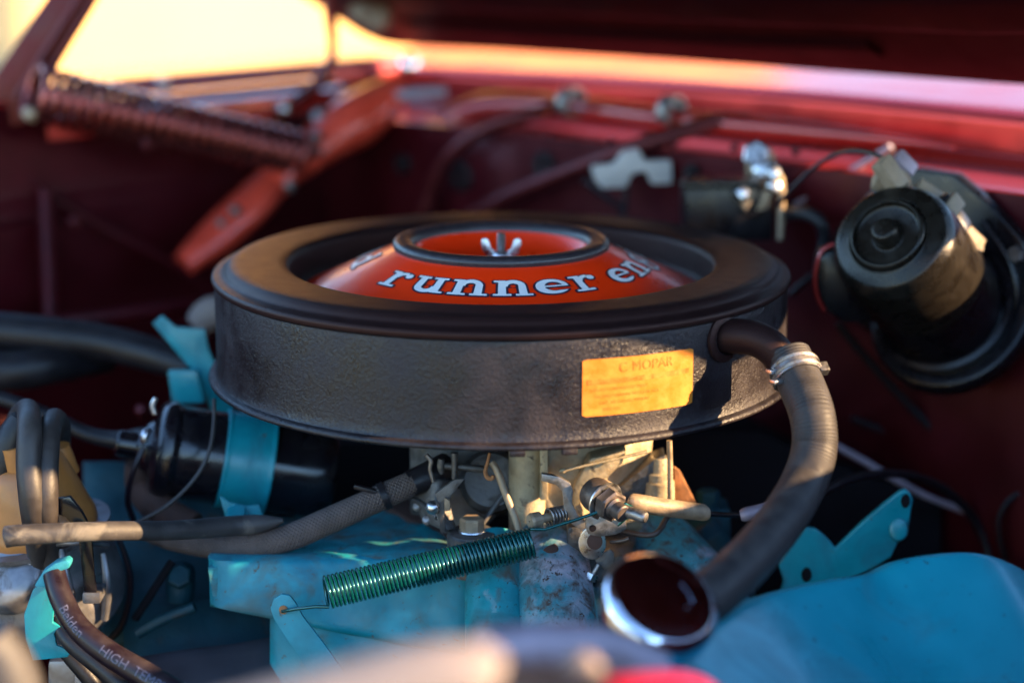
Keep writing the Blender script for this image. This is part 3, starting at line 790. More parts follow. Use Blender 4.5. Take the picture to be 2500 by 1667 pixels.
# throttle body base and bolt ears
patch('throttle_body', [P(1090, 1290, -.045), P(1560, 1265, -.045), P(1540, 1345, -.108), P(1085, 1345, -.115)], 18, 8, M['castgrey'], cb, amp=.0008, th=.016)
bb = P(1152, 1318, -.112)
lathe('bolt_ear', [(0, .006), (.0150, .006), (.0165, .0045), (.0168, -.022), (0, -.022)], bb, (0, -.04, 1), M['castgrey'], cb, segs=40)
bh_ = P(1152, 1292, -.1105)
wsr = lathe('washer', [(.004, 0), (.0088, 0), (.0092, .0006), (.0088, .0014), (.004, .0014)], bb+Vector((0, 0, .0061)), (0, 0, 1), M['zinc'], cb, segs=36)
hexa('bolt', bb+Vector((0, 0, .0075)), (0, 0, 1), .0082, .0082, M['tan'], cb)
# folded bracket left
spx('bracket', [(1062, 1205), (1110, 1170), (1135, 1168), (1098, 1215), (1085, 1230), (1088, 1300), (1075, 1300), (1070, 1235)], -.118, .004, M['castgrey'], cb)
spx('bracket', [(1085, 1215), (1098, 1222), (1100, 1246), (1085, 1248)], -.121, .003, M['tan'], cb, bevel=.0004)
spx('flange', [(1010, 1165, -.088), (1075, 1172, -.104), (1070, 1240, -.112), (1085, 1300, -.116), (1030, 1275, -.096), (992, 1210, -.084)], -.105, .012, M['castgrey'], cb, bevel=.0035, bsegs=3)
for q in ((1030, 1190, -.094), (1018, 1235, -.094), (1042, 1268, -.101)):
    lathe('screw', [(0, .0022), (.0022, .0020), (.0034, .0008), (.0034, -.002)], P(*q), (-.3, -.8, .5), M['steel'], cb, segs=18)
tpx('flange_rib', [(1005, 1215, -.088, 7), (1035, 1235, -.100, 8), (1068, 1262, -.112, 8)], M['castgrey'], cb, n=8, segs=10)
lathe('ball_stud', [(0, .0046), (.0024, .0040), (.0042, .0022), (.0048, 0), (.0042, -.0022), (.003, -.006)], P(1057, 1238, -.119), (-.1, -.9, .4), M['zinc'], cb, segs=28, smooth=80)
# choke shaft, collar and rods
tpx('choke_shaft', [(1075, 1137, -.105, 9), (1130, 1140, -.105, 9), (1185, 1146, -.105, 9)], M['castgrey'], cb, n=6, segs=16)
tpx('shaft_arm', [(1110, 1105, -.108, 8), (1110, 1140, -.108, 8), (1111, 1168, -.108, 8)], M['castgrey'], cb, n=5, segs=12)
tpx('shaft_collar', [(1078, 1120, -.107, 8), (1076, 1140, -.107, 9), (1080, 1156, -.107, 6)], M['castgrey'], cb, n=6, segs=12)
tpx('choke_link', [(1040, 1110, -.10, 6), (1052, 1125, -.10, 6), (1050, 1145, -.10, 5), (1058, 1175, -.10, 5)], M['steel'], cb, n=14, segs=10)
tpx('hook', [(1196, 1105, -.122, 4), (1190, 1130, -.122, 4), (1185, 1150, -.122, 5), (1190, 1165, -.122, 6), (1202, 1167, -.122, 6), (1204, 1160, -.122, 4)], M['rust'], cb, n=20, segs=10)
tpx('link_rod', [(1200, 1128, -.118, 8), (1214, 1150, -.120, 9), (1236, 1210, -.124, 9), (1258, 1265, -.128, 9), (1268, 1300, -.13, 8)], M['tan'], cb, n=18, segs=12)
tpx('vent_rod', [(1368, 1151, -.109, 6), (1376, 1148, -.110, 7), (1384, 1146, -.108, 4), (1480, 1125, -.105, 4), (1580, 1102, -.10, 4)], M['cast'], cb, n=20, segs=10)
# throttle lever and kick-down
spx('lever', [(1322, 1156), (1366, 1164), (1392, 1180), (1400, 1200), (1397, 1228), (1412, 1258), (1440, 1280), (1425, 1298), (1396, 1280), (1376, 1242), (1373, 1200), (1358, 1184), (1322, 1174)], -.131, .0045, M['steel'], cb, bevel=.0008)
idl = P(1318, 1267, -.134)
iax = (P(1300, 1272, -.137)-P(1380, 1254, -.125)).normalized()
lathe('idle_screw', [(0, -.020), (.0028, -.020), (.0028, 0), (.0052, 0), (.0054, .006), (.0045, .0078), (.0008, .0078), (.0008, .0062), (0, .0062)], idl, iax, M['tan'], cb, segs=14, smooth=25)
helix(P(1338, 1262, -.132), P(1380, 1253, -.126), .0052, .0052, 5.5, .0009, 'screw_spring', M['steel'], cb, seg=18, ws=8)
nut = P(1482, 1226, -.142); nax = (Vector((.55, -.80, -.18))).normalized()
lathe('bush', [(0, .004), (.0100, .004), (.0112, .002), (.0115, -.004), (.0105, -.008), (0, -.008)], nut-nax*.008, nax, M['copper'], cb, segs=40)
lathe('washer', [(.006, 0), (.0128, 0), (.0132, .0007), (.0128, .0015), (.006, .0015)], nut-nax*.0025, nax, M['zinc'], cb, segs=40)
hexa('throttle_nut', nut, nax, .0108, .0080, M['copper'], cb)
lathe('stud_end', [(0, .0140), (.0048, .0140), (.0056, .0132), (.0056, .0065), (.0070, .0050), (.0070, -.006)], nut+nax*.004, nax, M['copper'], cb, segs=28)
tpx('pivot_pin', [(1520, 1246, -.150, 15), (1550, 1254, -.156, 15), (1572, 1262, -.160, 15), (1578, 1264, -.161, 12)], M['steel'], cb, n=8, segs=20)
spx('throttle_arm', [(1428, 1262), (1440, 1255), (1500, 1268), (1528, 1268), (1530, 1292), (1505, 1305), (1465, 1310), (1450, 1308), (1436, 1304), (1430, 1290)], -.142, .0028, M['steel'], cb, bevel=.0007)
lathe('arm_hole', [(0, .0004), (.0022, .0004), (.0024, -.0005)], P(1447, 1289, -.1424), (0, -1, .1), M['shadeiron'], cb, segs=20)
def oval(cx, cy, rx, ry, n=28): return [(cx+rx*cos(2*pi*i/n), cy+ry*sin(2*pi*i/n)) for i in range(n)]
spx('slotted_lever', oval(1446, 1326, 34, 40), -.140, .0035, M['zinc'], cb, bevel=.0008)
spx('slot', oval(1452, 1322, 19, 20), -.1406, .002, M['brown'], cb, bevel=.0004)
spx('stop_arm', [(1450, 1362), (1490, 1340), (1500, 1352), (1496, 1378), (1478, 1392), (1462, 1382)], -.135, .004, M['castgrey'], cb)
tpx('adjusting_screw', [(1462, 1378, -.137, 7), (1452, 1395, -.138, 7), (1448, 1402, -.138, 7)], M['steel'], cb, n=6, segs=12)
hexa('screw_head', P(1448, 1400, -.138), (P(1440, 1418, -.139)-P(1448, 1400, -.138)), .0042, .0046, M['zinc'], cb)
bpx('linkage_body', 1385, 1285, 1445, 1358, -.125, .02, M['castgrey'], cb, bevel=.003)
tpx('cam_roller', [(1340, 1338, -.128, 20), (1348, 1352, -.130, 22), (1354, 1366, -.128, 18)], M['brown'], cb, n=8, segs=18)
tpx('cam_arm', [(1320, 1338, -.115, 10), (1360, 1350, -.118, 10), (1410, 1356, -.118, 10)], M['castgrey'], cb, n=8, segs=12)
tpx('cotter', [(1490, 1322, -.132, 5), (1515, 1320, -.135, 5), (1536, 1314, -.137, 5)], M['copper'], cb, n=8, segs=10)
spx('bush_tab', [(1462, 1178), (1475, 1172), (1500, 1186), (1498, 1200), (1476, 1196), (1460, 1192)], -.128, .006, M['tan'], cb)
# right-hand fitting, vertical rod and stay
fp = P(1608, 1232, -.075)
lathe('fitting', [(0, .034), (.0060, .034), (.0066, .030), (.0066, .024), (.0088, .023), (.0088, .018), (.0104, .017), (.0110, 0), (0, 0)], fp, (0, 0, 1), M['cast'], cb, segs=28)
tpx('stay_rod', [(1634, 1075, -.098, 7), (1636, 1150, -.098, 7), (1636, 1236, -.098, 7)], M['tan'], cb, n=6, segs=12)
spx('stay', [(1645, 1140), (1660, 1150), (1705, 1240), (1650, 1240)], -.07, .004, M['rust'], cb)
tpx('wire_stay', [(1490, 1290, -.10, 7), (1590, 1306, -.11, 7), (1625, 1268, -.10, 7), (1640, 1240, -.095, 6)], M['copper'], cb, n=18, segs=10)

# ---------------------------------------------------------------- throttle cable
tc_ = thing('throttle_cable', 'throttle cable with pale grey sleeves running right from the linkage', 'cable', P(1640, 1250, -.13))
tpx('sleeve', [(1535, 1222, -.128, 17), (1550, 1226, -.128, 22), (1620, 1238, -.122, 22), (1712, 1250, -.114, 21), (1716, 1251, -.114, 18)], M['tan'], tc_, n=16, segs=20)
tpx('inner_cable', [(1700, 1250, -.114, 7), (1760, 1256, -.112, 7), (1825, 1256, -.110, 7)], M['gloss'], tc_, n=8, segs=12)
tpx('end_sleeve', [(1808, 1258, -.110, 13), (1822, 1255, -.110, 18), (1850, 1248, -.108, 17), (1900, 1232, -.104, 14)], M['lilac'], tc_, n=10, segs=16)
o = tpx('black_cable', [(1880, 1240, -.10, 11), (1985, 1212, -.06, 11), (2080, 1168, -.02, 11), (2190, 1156, .02, 11), (2290, 1184, .06, 11), (2365, 1250, .08, 11), (2408, 1330, .08, 11), (2420, 1420, .07, 11)], M['rubber'], None, n=40)
settag(o, 'black cable arching over the turquoise bracket tip', 'cable')

# ---------------------------------------------------------------- ignition coil
ic = thing('ignition_coil', 'glossy black cylindrical ignition coil in a turquoise clamp', 'ignition coil', P(600, 1270, -.02))
ca, cb2 = P(405, 1098, .0), P(815, 1160, .02)
cax2 = (cb2-ca).normalized(); CL = (cb2-ca).length
rc = 117*ms(ca)
lathe('can', rprof([(0, -.012), (rc*.55, -.012), (rc*.92, -.008), (rc*1.04, -.003), (rc*1.05, .004), (rc*.97, .007), (rc*.97, CL*.9), (rc*.90, CL*.985), (rc*.6, CL), (0, CL)], .004, 4), ca, cax2, M['gloss'], ic, segs=72, smooth=40)
lathe('tower', rprof([(rc*.62, -.010), (rc*.50, -.016), (rc*.30, -.020), (rc*.28, -.034), (rc*.22, -.036), (0, -.036)], .002), ca, cax2, M['gloss'], ic, segs=40)
ck = lathe('clamp', rprof([(rc*.985, CL*.325), (rc*1.05, CL*.325), (rc*1.05, CL*.34), (rc*1.035, CL*.355), (rc*1.04, CL*.46), (rc*1.035, CL*.585), (rc*1.05, CL*.60), (rc*1.05, CL*.615), (rc*.985, CL*.615)], .001), ca, cax2, M['blue'], ic, segs=72, smooth=40)
spx('clamp_foot', [(535, 1208), (560, 1226), (600, 1236), (632, 1232), (642, 1256), (668, 1300), (556, 1300), (548, 1258)], -.060, .0035, M['blue'], ic, bevel=.0012)
hexa('clamp_bolt', P(578, 1262, -.062), (0, -.5, .86), .0075, .006, M['blue'], ic)
tpx('terminal', [(378, 1010, -.03, 8), (372, 990, -.03, 8), (380, 972, -.03, 7)], M['zinc'], ic, n=6, segs=10)
tpx('terminal', [(362, 1052, -.035, 10), (354, 1060, -.04, 12), (352, 1078, -.04, 10)], M['zinc'], ic, n=6, segs=10)
o = tpx('coil_lead', [(-40, 962, .02, 17), (40, 985, .02, 18), (130, 1020, .02, 18), (215, 1060, .015, 19), (290, 1075, .01, 24), (345, 1080, .005, 38), (385, 1088, .0, 42)], M['rubber'], None, n=40)
settag(o, 'black high-tension lead plugged into the ignition coil', 'lead')
o = tpx('thin_wire', [(523, 975, -.035, 5), (522, 1040, -.05, 5), (508, 1110, -.062, 5), (470, 1175, -.07, 5), (400, 1240, -.078, 5), (310, 1285, -.085, 5)], M['wire'], None, n=36, segs=10)
settag(o, 'thin brown wire curving down in front of the ignition coil', 'wire')
o = tpx('ground_wire', [(350, 1095, -.03, 7), (325, 1150, -.035, 7), (312, 1220, -.03, 8), (330, 1280, -.02, 8)], M['ignwire'], None, n=20, segs=10)
settag(o, 'short dark wire dropping from the coil terminal', 'wire')
o = tpx('brown_hose', [(345, 1130, .0, 40), (350, 1190, .0, 42), (400, 1250, -.02, 42), (470, 1290, -.03, 42)], M['brown'], None, n=24)
settag(o, 'dark brown hose bending below the ignition coil', 'hose')

# ---------------------------------------------------------------- heater / vacuum hoses at the left
o = tpx('vacuum_hose', [(14, 1310, -.196, 27), (60, 1305, -.194, 26), (250, 1296, -.175, 24), (420, 1294, -.135, 24), (560, 1284, -.105, 25), (640, 1278, -.10, 22), (692, 1270, -.10, 6)], M['greyhose'], None, n=60, segs=20)
settag(o, 'weathered grey hose lying straight across the spark plug leads', 'hose')
bhz = thing('braided_hose', 'braided brown hose rising into the left of the carburettor', 'hose', P(560, 1335, -.09))
tpx('hose', [(350, 1290, -.06, 26), (430, 1318, -.075, 28), (560, 1334, -.09, 32), (690, 1316, -.10, 33), (800, 1272, -.10, 33), (920, 1218, -.10, 32), (1010, 1178, -.095, 31)], M['braid'], bhz, n=80, segs=28)
tpx('boot', [(1000, 1182, -.095, 33), (1050, 1160, -.09, 36), (1090, 1140, -.08, 36)], M['rubber'], bhz, n=10, segs=24)
hcl = P(938, 1210, -.100); hax = (P(1010, 1178, -.095)-P(920, 1218, -.10)).normalized()
clampring('clamp', hcl, hax, .0086, .0045, M['rubber'], bhz)
obox('clamp_tail', hcl+Vector((-.012, -.004, .006)), (.016, .005, .003), M['rubber'], bhz, ax=(-.9, 0, .25))
o = tpx('radiator_hose', [(-80, 800, .14, 46), (40, 812, .14, 47), (140, 822, .14, 47), (260, 838, .14, 45), (380, 868, .13, 42), (470, 900, .12, 36)], M['rubber'], None, n=40, segs=24)
settag(o, 'thick black hose crossing the left edge above the coil', 'hose')
o = tpx('heater_hose', [(-80, 900, .12, 50), (30, 905, .12, 50), (130, 890, .13, 46), (260, 870, .17, 40)], M['rubber'], None, n=30, segs=24)
settag(o, 'second black hose lying just below the thick one at the left edge', 'hose')

# blue strap bracket behind the coil
sb_ = thing('strap_bracket', 'turquoise strap bracket behind the coil, touching the air cleaner', 'bracket', P(470, 1000, .09))
spx('strap', [(372, 790), (395, 770), (430, 800), (500, 805), (508, 850), (530, 900), (575, 1010), (520, 1010), (470, 905), (440, 870)], .09, .004, M['blue'], sb_)
spx('foot', [(408, 905), (480, 905), (500, 985), (420, 985)], .075, .006, M['blue'], sb_, bevel=.002)
o = tpx('lit_stand_in', [(485, 795, .22, 36), (510, 770, .22, 42), (545, 760, .22, 42), (600, 760, .22, 40)], M['beige'], None, n=16)  # added stub; its beige stands in for an unidentified sunlit part
settag(o, 'made-up beige stub standing in for a sunlit part left of the air cleaner', 'hose')

# ---------------------------------------------------------------- distributor with leads
ds = thing('distributor', 'tan-capped distributor with silver cast housing at the left edge', 'distributor', P(130, 1560, -.10))
dax = Vector((-.15, -.10, .95)).normalized()
da = P(88, 1282, -.085)
mD = ms(da)
def D(r, h): return (r*mD, h*mD)
lathe('cap', rprof([D(148, -10), D(150, 12), D(140, 40), D(122, 110), D(104, 165), D(88, 182), D(0, 186)], .004), da, dax, M['distcap'], ds, segs=64, smooth=50)
lathe('housing', rprof([D(0, -330), D(70, -330), D(90, -290), D(140, -260), D(168, -225), D(180, -180), D(176, -110), D(170, -60), D(168, -22), D(150, -14)], .003), da, dax, M['alu'], ds, segs=64, smooth=40)
lathe('rim', [D(150, -22), D(178, -20), D(180, -8), D(150, -6)], da, dax, M['alu'], ds, segs=64, smooth=40)
for (px, py, Y) in ((45, 1085, -.105), (150, 1085, -.07)):
    p0 = P(px, py+50, Y); lathe('tower', [(.011, 0), (.0095, .014), (.0085, .020), (0, .020)], p0-dax*.006, dax, M['distcap'], ds, segs=24)
# spring clip, screws and cast boss
spx('spring_clip', [(190, 1300), (222, 1300), (236, 1450), (206, 1450)], -.141, .003, M['gloss'], ds, bevel=.0006)
bpx('clip_lug', 200, 1446, 245, 1475, -.142, .02, M['alu'], ds, bevel=.002)
tpx('cast_web', [(150, 1340, -.128, 10), (165, 1420, -.134, 12), (185, 1500, -.126, 10)], M['alu'], ds, n=10, segs=12)
tpx('cast_web', [(252, 1350, -.11, 9), (262, 1430, -.115, 12), (255, 1510, -.11, 10)], M['alu'], ds, n=10, segs=12)
tpx('cast_web', [(120, 1330, -.128, 8), (190, 1322, -.138, 9), (262, 1330, -.115, 8)], M['alu'], ds, n=10, segs=12)
lathe('vacuum_can', rprof([(0, .012), (.016, .012), (.024, .008), (.027, 0), (.027, -.006), (.020, -.014), (0, -.014)], .003), P(25, 1400, -.12), (-.2, -.8, .55), M['alu'], ds, segs=48)
spx('cap_clip', [(128, 1218), (170, 1212), (200, 1250), (226, 1300), (190, 1300), (160, 1262), (128, 1250)], -.140, .004, M['gloss'], ds, bevel=.0008)
# leads with boots
lead_pts = [
    ('black spark plug lead looping over the tan distributor cap, left one of the pair', [(30, 1090, -.05, 24), (40, 1030, -.06, 26), (66, 1000, -.085, 28), (72, 1040, -.13, 30), (70, 1130, -.145, 31), (78, 1220, -.15, 32), (88, 1300, -.14, 30), (100, 1380, -.12, 28)]),
    ('black spark plug lead looping over the tan distributor cap, right one of the pair', [(148, 1090, -.04, 24), (146, 1040, -.06, 26), (132, 1022, -.085, 26), (120, 1060, -.12, 28), (112, 1150, -.14, 31), (110, 1240, -.145, 32), (116, 1320, -.13, 30), (135, 1400, -.12, 30)])]
for lbl, pts in lead_pts:
    o = tpx('spark_plug_lead', pts, M['wire'], None, n=60, segs=18); settag(o, lbl, 'lead', 'spark plug leads')
for lbl, pts in (('dark blue rubber boot on the distributor at the left edge', [(-10, 1180, -.10, 55), (10, 1140, -.10, 54), (30, 1080, -.10, 46), (45, 1040, -.10, 36), (52, 1015, -.10, 26)]),):
    o = tpx('lead_boot', pts, M['rubber'], None, n=20, segs=20); settag(o, lbl, 'boot')
o = tpx('curled_wire', [(285, 1305, -.06, 7), (310, 1370, -.06, 8), (318, 1440, -.06, 8), (300, 1520, -.06, 8), (270, 1560, -.06, 8)], M['ignwire'], None, n=24, segs=10)
settag(o, 'thin dark wire hanging to the right of the silver distributor housing', 'wire')

# wire holder and printed lead
wh = thing('lead_bracket', 'bent turquoise lead bracket with a notched edge, lower left', 'bracket', P(110, 1610, -.17))
spx('plate', [(58, 1500), (80, 1440), (122, 1400), (150, 1402), (130, 1420), (128, 1465), (150, 1470), (130, 1490), (128, 1520), (150, 1530), (132, 1545), (138, 1575), (175, 1590), (165, 1604), (80, 1612), (62, 1560)], -.175, .0035, M['blue'], wh)
spx('lip', [(82, 1432), (104, 1396), (134, 1374), (162, 1366), (172, 1374), (168, 1388), (138, 1398), (124, 1416), (120, 1436)], -.184, .010, M['bluepale'], wh, bevel=.002)
HL = [(132, 1400, -.18, 28), (150, 1460, -.19, 29), (190, 1530, -.20, 30), (260, 1590, -.21, 31), (350, 1645, -.22, 33), (460, 1712, -.235, 36)]
pl_ = thing('printed_lead', 'purplish black lead printed in white, running to the bottom edge', 'lead', P(300, 1620, -.21))
tpx('sheath', HL, M['ignwire'], pl_, n=50, segs=24)
def tube_text(body, size, pts, s0, ang, mat, parent):
    """text laid along the sheath"""
    ps = [P(a, b, y) for a, b, y, r in pts]; rs = [q[3]*ms(p) for q, p in zip(pts, ps)]
    path, rad = resample(ps, rs, 200); T, N, B = frames(path)
    L = [0]
    for i in range(1, 200): L.append(L[-1]+(path[i]-path[i-1]).length)
    V, F = textmesh(body, size); out = []
    for x, y, _ in V:
        s = s0+x; i = min(max(int(np.searchsorted(L, s)), 1), 199)
        f = (s-L[i-1])/(L[i]-L[i-1]); p = path[i-1].lerp(path[i], f); t = T[i]
        vd = (CAM-p).normalized(); vd = (vd-t*vd.dot(t)).normalized(); up = vd.cross(t)
        r = rad[i]*1.02
        if up.dot(UP) < 0: up = -up
        a = (y-size*.35)/r+ang
        out.append(p+vd*(r*cos(a))+up*(r*sin(a)))
    build('printed_text', out, F, mat, parent, recalc=False, smooth=60)
tube_text('Belden', .0085, HL, .024, -.15, M['leadprint'], pl_)
tube_text('HIGH  TEMPERATURE', .0088, HL, .062, -.05, M['leadprint'], pl_)
o = tpx('plain_lead', [(140, 1510, -.165, 20), (170, 1560, -.175, 25), (230, 1610, -.185, 27), (300, 1670, -.195, 28), (340, 1710, -.20, 28)], M['rubber'], None, n=24)
settag(o, 'plain black lead directly below the white-printed lead', 'lead')
o = tpx('short_lead', [(140, 1560, -.15, 18), (165, 1590, -.155, 22), (215, 1650, -.16, 22), (260, 1710, -.16, 22)], M['rubber'], None, n=20)
settag(o, 'lowest short black lead at the turquoise lead bracket', 'lead')
fpmp = thing('fuel_fitting', 'small silver fitting block at the bottom left edge', 'fitting', P(170, 1667, -.14))
bpx('block', 115, 1612, 205, 1720, -.14, .03, M['alu'], fpmp, bevel=.004)
bpx('nut', 180, 1628, 240, 1720, -.155, .02, M['alu'], fpmp, bevel=.003)
o = tpx('pipe_end', [(-40, 1560, -.46, 74), (0, 1630, -.46, 84), (20, 1700, -.46, 90), (30, 1800, -.46, 90)], M['greyhose'], None, n=16, segs=24)
settag(o, 'dusty beige pipe end in the bottom left corner', 'pipe')

# engine block and head behind: dull turquoise masses in shadow
eb = thing('engine_block', 'shadowed dull turquoise engine block and cylinder head below the distributor', 'engine block', P(420, 1700, -.02))
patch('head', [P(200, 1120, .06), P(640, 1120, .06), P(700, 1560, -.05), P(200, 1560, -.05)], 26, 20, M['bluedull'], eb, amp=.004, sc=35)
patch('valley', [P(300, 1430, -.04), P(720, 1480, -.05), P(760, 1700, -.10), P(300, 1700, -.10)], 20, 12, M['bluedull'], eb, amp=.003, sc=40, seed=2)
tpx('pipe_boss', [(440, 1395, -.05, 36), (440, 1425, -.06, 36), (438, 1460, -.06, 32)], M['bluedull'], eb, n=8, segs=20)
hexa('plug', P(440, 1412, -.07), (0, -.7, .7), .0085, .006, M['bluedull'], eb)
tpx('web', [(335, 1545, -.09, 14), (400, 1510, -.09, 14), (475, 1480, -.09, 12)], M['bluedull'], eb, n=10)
tpx('web', [(330, 1510, -.08, 10), (375, 1440, -.08, 10), (420, 1370, -.07, 10)], M['shadeiron'], eb, n=10)
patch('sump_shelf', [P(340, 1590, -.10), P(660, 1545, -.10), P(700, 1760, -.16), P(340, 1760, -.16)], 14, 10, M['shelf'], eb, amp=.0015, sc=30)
slab('block', [P(150, 1210, .10), P(630, 1200, .10), P(660, 1085, .10), P(1850, 1050, .10), P(1990, 1120, .10), P(2300, 1220, .10), P(2300, 1900, .06), P(150, 1900, .06)], .12, M['shadeiron'], eb, bevel=.004)  # dark sheet hiding the lit firewall; its near-black stands in for shade
slab('bell_housing', [P(1500, 1320, .02), P(2500, 1440, .02), P(2500, 1900, -.02), P(1500, 1900, -.02)], .05, M['shadeiron'], eb, bevel=.004)

# ---------------------------------------------------------------- wiper motor
wm = thing('wiper_motor', 'domed black wiper motor bolted to the firewall on the right', 'wiper motor', P(2330, 880, .17))
wd, wb = P(2172, 580, -.01), P(2310, 755, .075)
wax = (wd-wb).normalized(); WL = (wd-wb).length; RW = 160*ms(wd)
lathe('can', [(RW*1.10, -.01), (RW*1.10, WL*.05), (RW*1.02, WL*.08), (RW*.99, WL*.45)], wb, wax, M['motor'], wm, segs=80, smooth=40)
dome = lathe('dome', rprof([(RW*1.0, WL*.45), (RW*1.005, WL*.80), (RW*.96, WL*.93), (RW*.86, WL*1.0), (RW*.64, WL*1.03), (RW*.62, WL*1.035), (RW*.60, WL*1.02), (RW*.585, WL*1.05), (RW*.53, WL*1.065), (RW*.50, WL*1.03), (RW*.30, WL*1.02), (RW*.235, WL*1.02), (RW*.22, WL*1.08), (RW*.17, WL*1.12), (0, WL*1.12)], .0022), wb, wax, M['dome'], wm, segs=96, smooth=40)
def wpt(a, r, h):
    n1 = Vector((0, 0, 1)); n1 = (n1-wax*n1.dot(wax)).normalized(); n2 = wax.cross(n1)
    return wb+wax*h+n1*(r*cos(a))+n2*(r*sin(a))
lathe('rim', [(RW*1.08, WL*.04), (RW*1.15, WL*.04), (RW*1.16, WL*.075), (RW*1.08, WL*.085)], wb, wax, M['motor'], wm, segs=80)
lathe('gasket_plate', rprof([(0, -.004), (RW*1.30, -.004), (RW*1.36, -.008), (RW*1.36, -.020), (0, -.020)], .003), wb, wax, M['motor'], wm, segs=80, smooth=40)
MP = [(2010, 640), (2040, 560), (2120, 470), (2230, 410), (2330, 425), (2420, 500), (2500, 590), (2540, 720), (2510, 820), (2430, 868), (2320, 884), (2210, 866), (2100, 800), (2030, 730)]
slab('mounting_plate', [PC(x, y, .432) for x, y in MP], .012, M['motor'], wm, bevel=.003, bsegs=3, nrm=(.7071, .7071, 0))
tube('plate_bead', [PC(x, y, .429) for x, y in [(2070, 690), (2120, 780), (2215, 838), (2330, 856), (2420, 838), (2480, 750), (2465, 640), (2400, 540)]], .0035, M['motor'], wm, n=60, segs=10)
for (x, y) in ((2415, 845), (2080, 750), (2486, 620)):
    hexa('bolt', PC(x, y, .430), (-.7071, -.7071, 0), .0065, .006, M['steel'], wm)
# side gear housing with red-edged gasket on the left
spx('gear_housing', [(2000, 640), (2010, 618), (2060, 605), (2120, 700), (2150, 790), (2060, 790), (2012, 755), (1995, 700)], .045, .03, M['motor'], wm, bevel=.004)
tpx('red_edge', [(2036, 596, .042, 6), (2008, 612, .042, 6), (1994, 650, .042, 6), (1990, 690, .042, 6), (1998, 730, .042, 6), (2014, 758, .042, 6)], M['paintred'], wm, n=24, segs=10)
# wiring plugs on top
def plug(name, px, py, Y, sz, ang, mat):
    return obox(name, P(px, py, Y), sz, mat, wm, ax=(cos(ang), 0, -sin(ang)), up=(.1, -.6, .8), bevel=.0015)
plug('connector', 2172, 425, .02, (.024, .014, .011), .95, M['plastic'])
plug('connector', 2172, 448, .03, (.024, .012, .012), .3, M['plastic'])
plug('connector', 2265, 478, .02, (.022, .014, .010), .6, M['plastic'])
plug('connector', 2300, 500, .015, (.010, .012, .012), .9, M['motor'])
plug('connector', 2318, 505, .015, (.012, .016, .014), .9, M['plastic'])
plug('connector', 2335, 545, .015, (.016, .014, .012), .9, M['motor'])
plug('terminal_bracket', 2352, 575, .03, (.030, .014, .012), .75, M['plastic'])
plug('terminal_bracket', 2370, 610, .03, (.012, .012, .018), .4, M['plastic'])
plug('connector', 2205, 402, .05, (.018, .012, .010), .8, M['lilac'])
tpx('plug_lead', [(2165, 385, .055, 7), (2185, 400, .05, 7), (2210, 425, .045, 7), (2218, 455, .045, 7)], M['tan'], wm, n=14, segs=10)
o = hexa('firewall_bolt', P(2478, 640, .10), (-.3, -.8, .5), .012, .012, M['zinc'], None)
settag(o, 'zinc bolt head at the right edge beside the wiper motor', 'bolt')
lathe('washer', [(.006, -.003), (.016, -.003), (.017, 0), (.006, 0)], P(2478, 640, .10), (-.3, -.8, .5), M['steel'], o, segs=32)

o = tpx('motor_wiring', [(2165, 392, .03, 6), (2120, 372, .06, 6), (2060, 372, .09, 6), (2000, 400, .11, 6), (1940, 455, .13, 6), (1900, 500, .15, 6)], M['ignwire'], None, n=30, segs=8)
settag(o, 'thin dark wire running from the wiper motor plug towards the relay', 'wire')
for (px, py, r_) in ((1330, 402, .012), (1128, 432, .014), (985, 400, .010), (1690, 420, .007)):
    lathe('grommet', rprof([(r_*.35, .001), (r_*.45, .004), (r_*.9, .0045), (r_, .002), (r_, -.004)], .001), PC(px, py, .448), (-.7071, -.7071, 0), M['rubber'], body, segs=28)
for k in range(7):
    lathe('spot_weld', [(0, .0012), (.002, .001), (.0034, 0), (.0034, -.003)], PC(1040+k*150, 322+k*8, .4495), (-.7071, -.7071, 0), M['paintdull'], body, segs=14)
# pale linkage bar behind the motor
o = tpx('wiper_link_bar', [(1945, 500, .22, 15), (2040, 440, .20, 15), (2175, 358, .18, 15)], M['lilac'], None, n=10, segs=12, flat=.6)
settag(o, 'grey bar slanting up across the firewall left of the wiper motor', 'bar')
o = tpx('blue_grey_hose', [(1915, 522, .18, 18), (1960, 520, .16, 18), (2000, 540, .15, 17), (2012, 580, .15, 16), (2005, 630, .15, 16)], M['rubber'], None, n=24)
settag(o, 'short black hose hooking between the relay and the wiper motor', 'hose')
o = tpx('firewall_strap', [(1930, 720, .18, 9), (1975, 680, .17, 9), (2020, 650, .16, 9)], M['ignwire'], None, n=10)
settag(o, 'thin dark strap on the firewall left of the wiper motor', 'strap')

# ---------------------------------------------------------------- relay box
rb = thing('relay', 'black relay box with brassy bracket on the firewall', 'relay', P(1780, 590, .20))
bpx('case', 1672, 455, 1888, 590, .18, .045, M['motor'], rb, bevel=.003)
spx('cover', [(1664, 446), (1690, 424, .22), (1880, 421, .22), (1890, 444)], .176, .006, M['dome'], rb, bevel=.002)
spx('bracket', [(1822, 365), (1880, 362), (1893, 380), (1893, 440), (1822, 440)], .215, .004, M['tan'], rb, bevel=.001)
hexa('bolt', P(1850, 382, .213), (-.3, -.8, .4), .011, .008, M['zinc'], rb)
tpx('bracket_edge', [(1888, 425, .17, 7), (1903, 432, .17, 9), (1908, 470, .17, 9), (1905, 585, .17, 8)], M['tan'], rb, n=16, segs=10)
spx('terminal', [(1806, 470), (1832, 460), (1850, 470), (1822, 515), (1808, 500)], .172, .008, M['tan'], rb)
spx('terminal', [(1862, 468), (1888, 462), (1872, 510), (1848, 515)], .172, .008, M['tan'], rb)
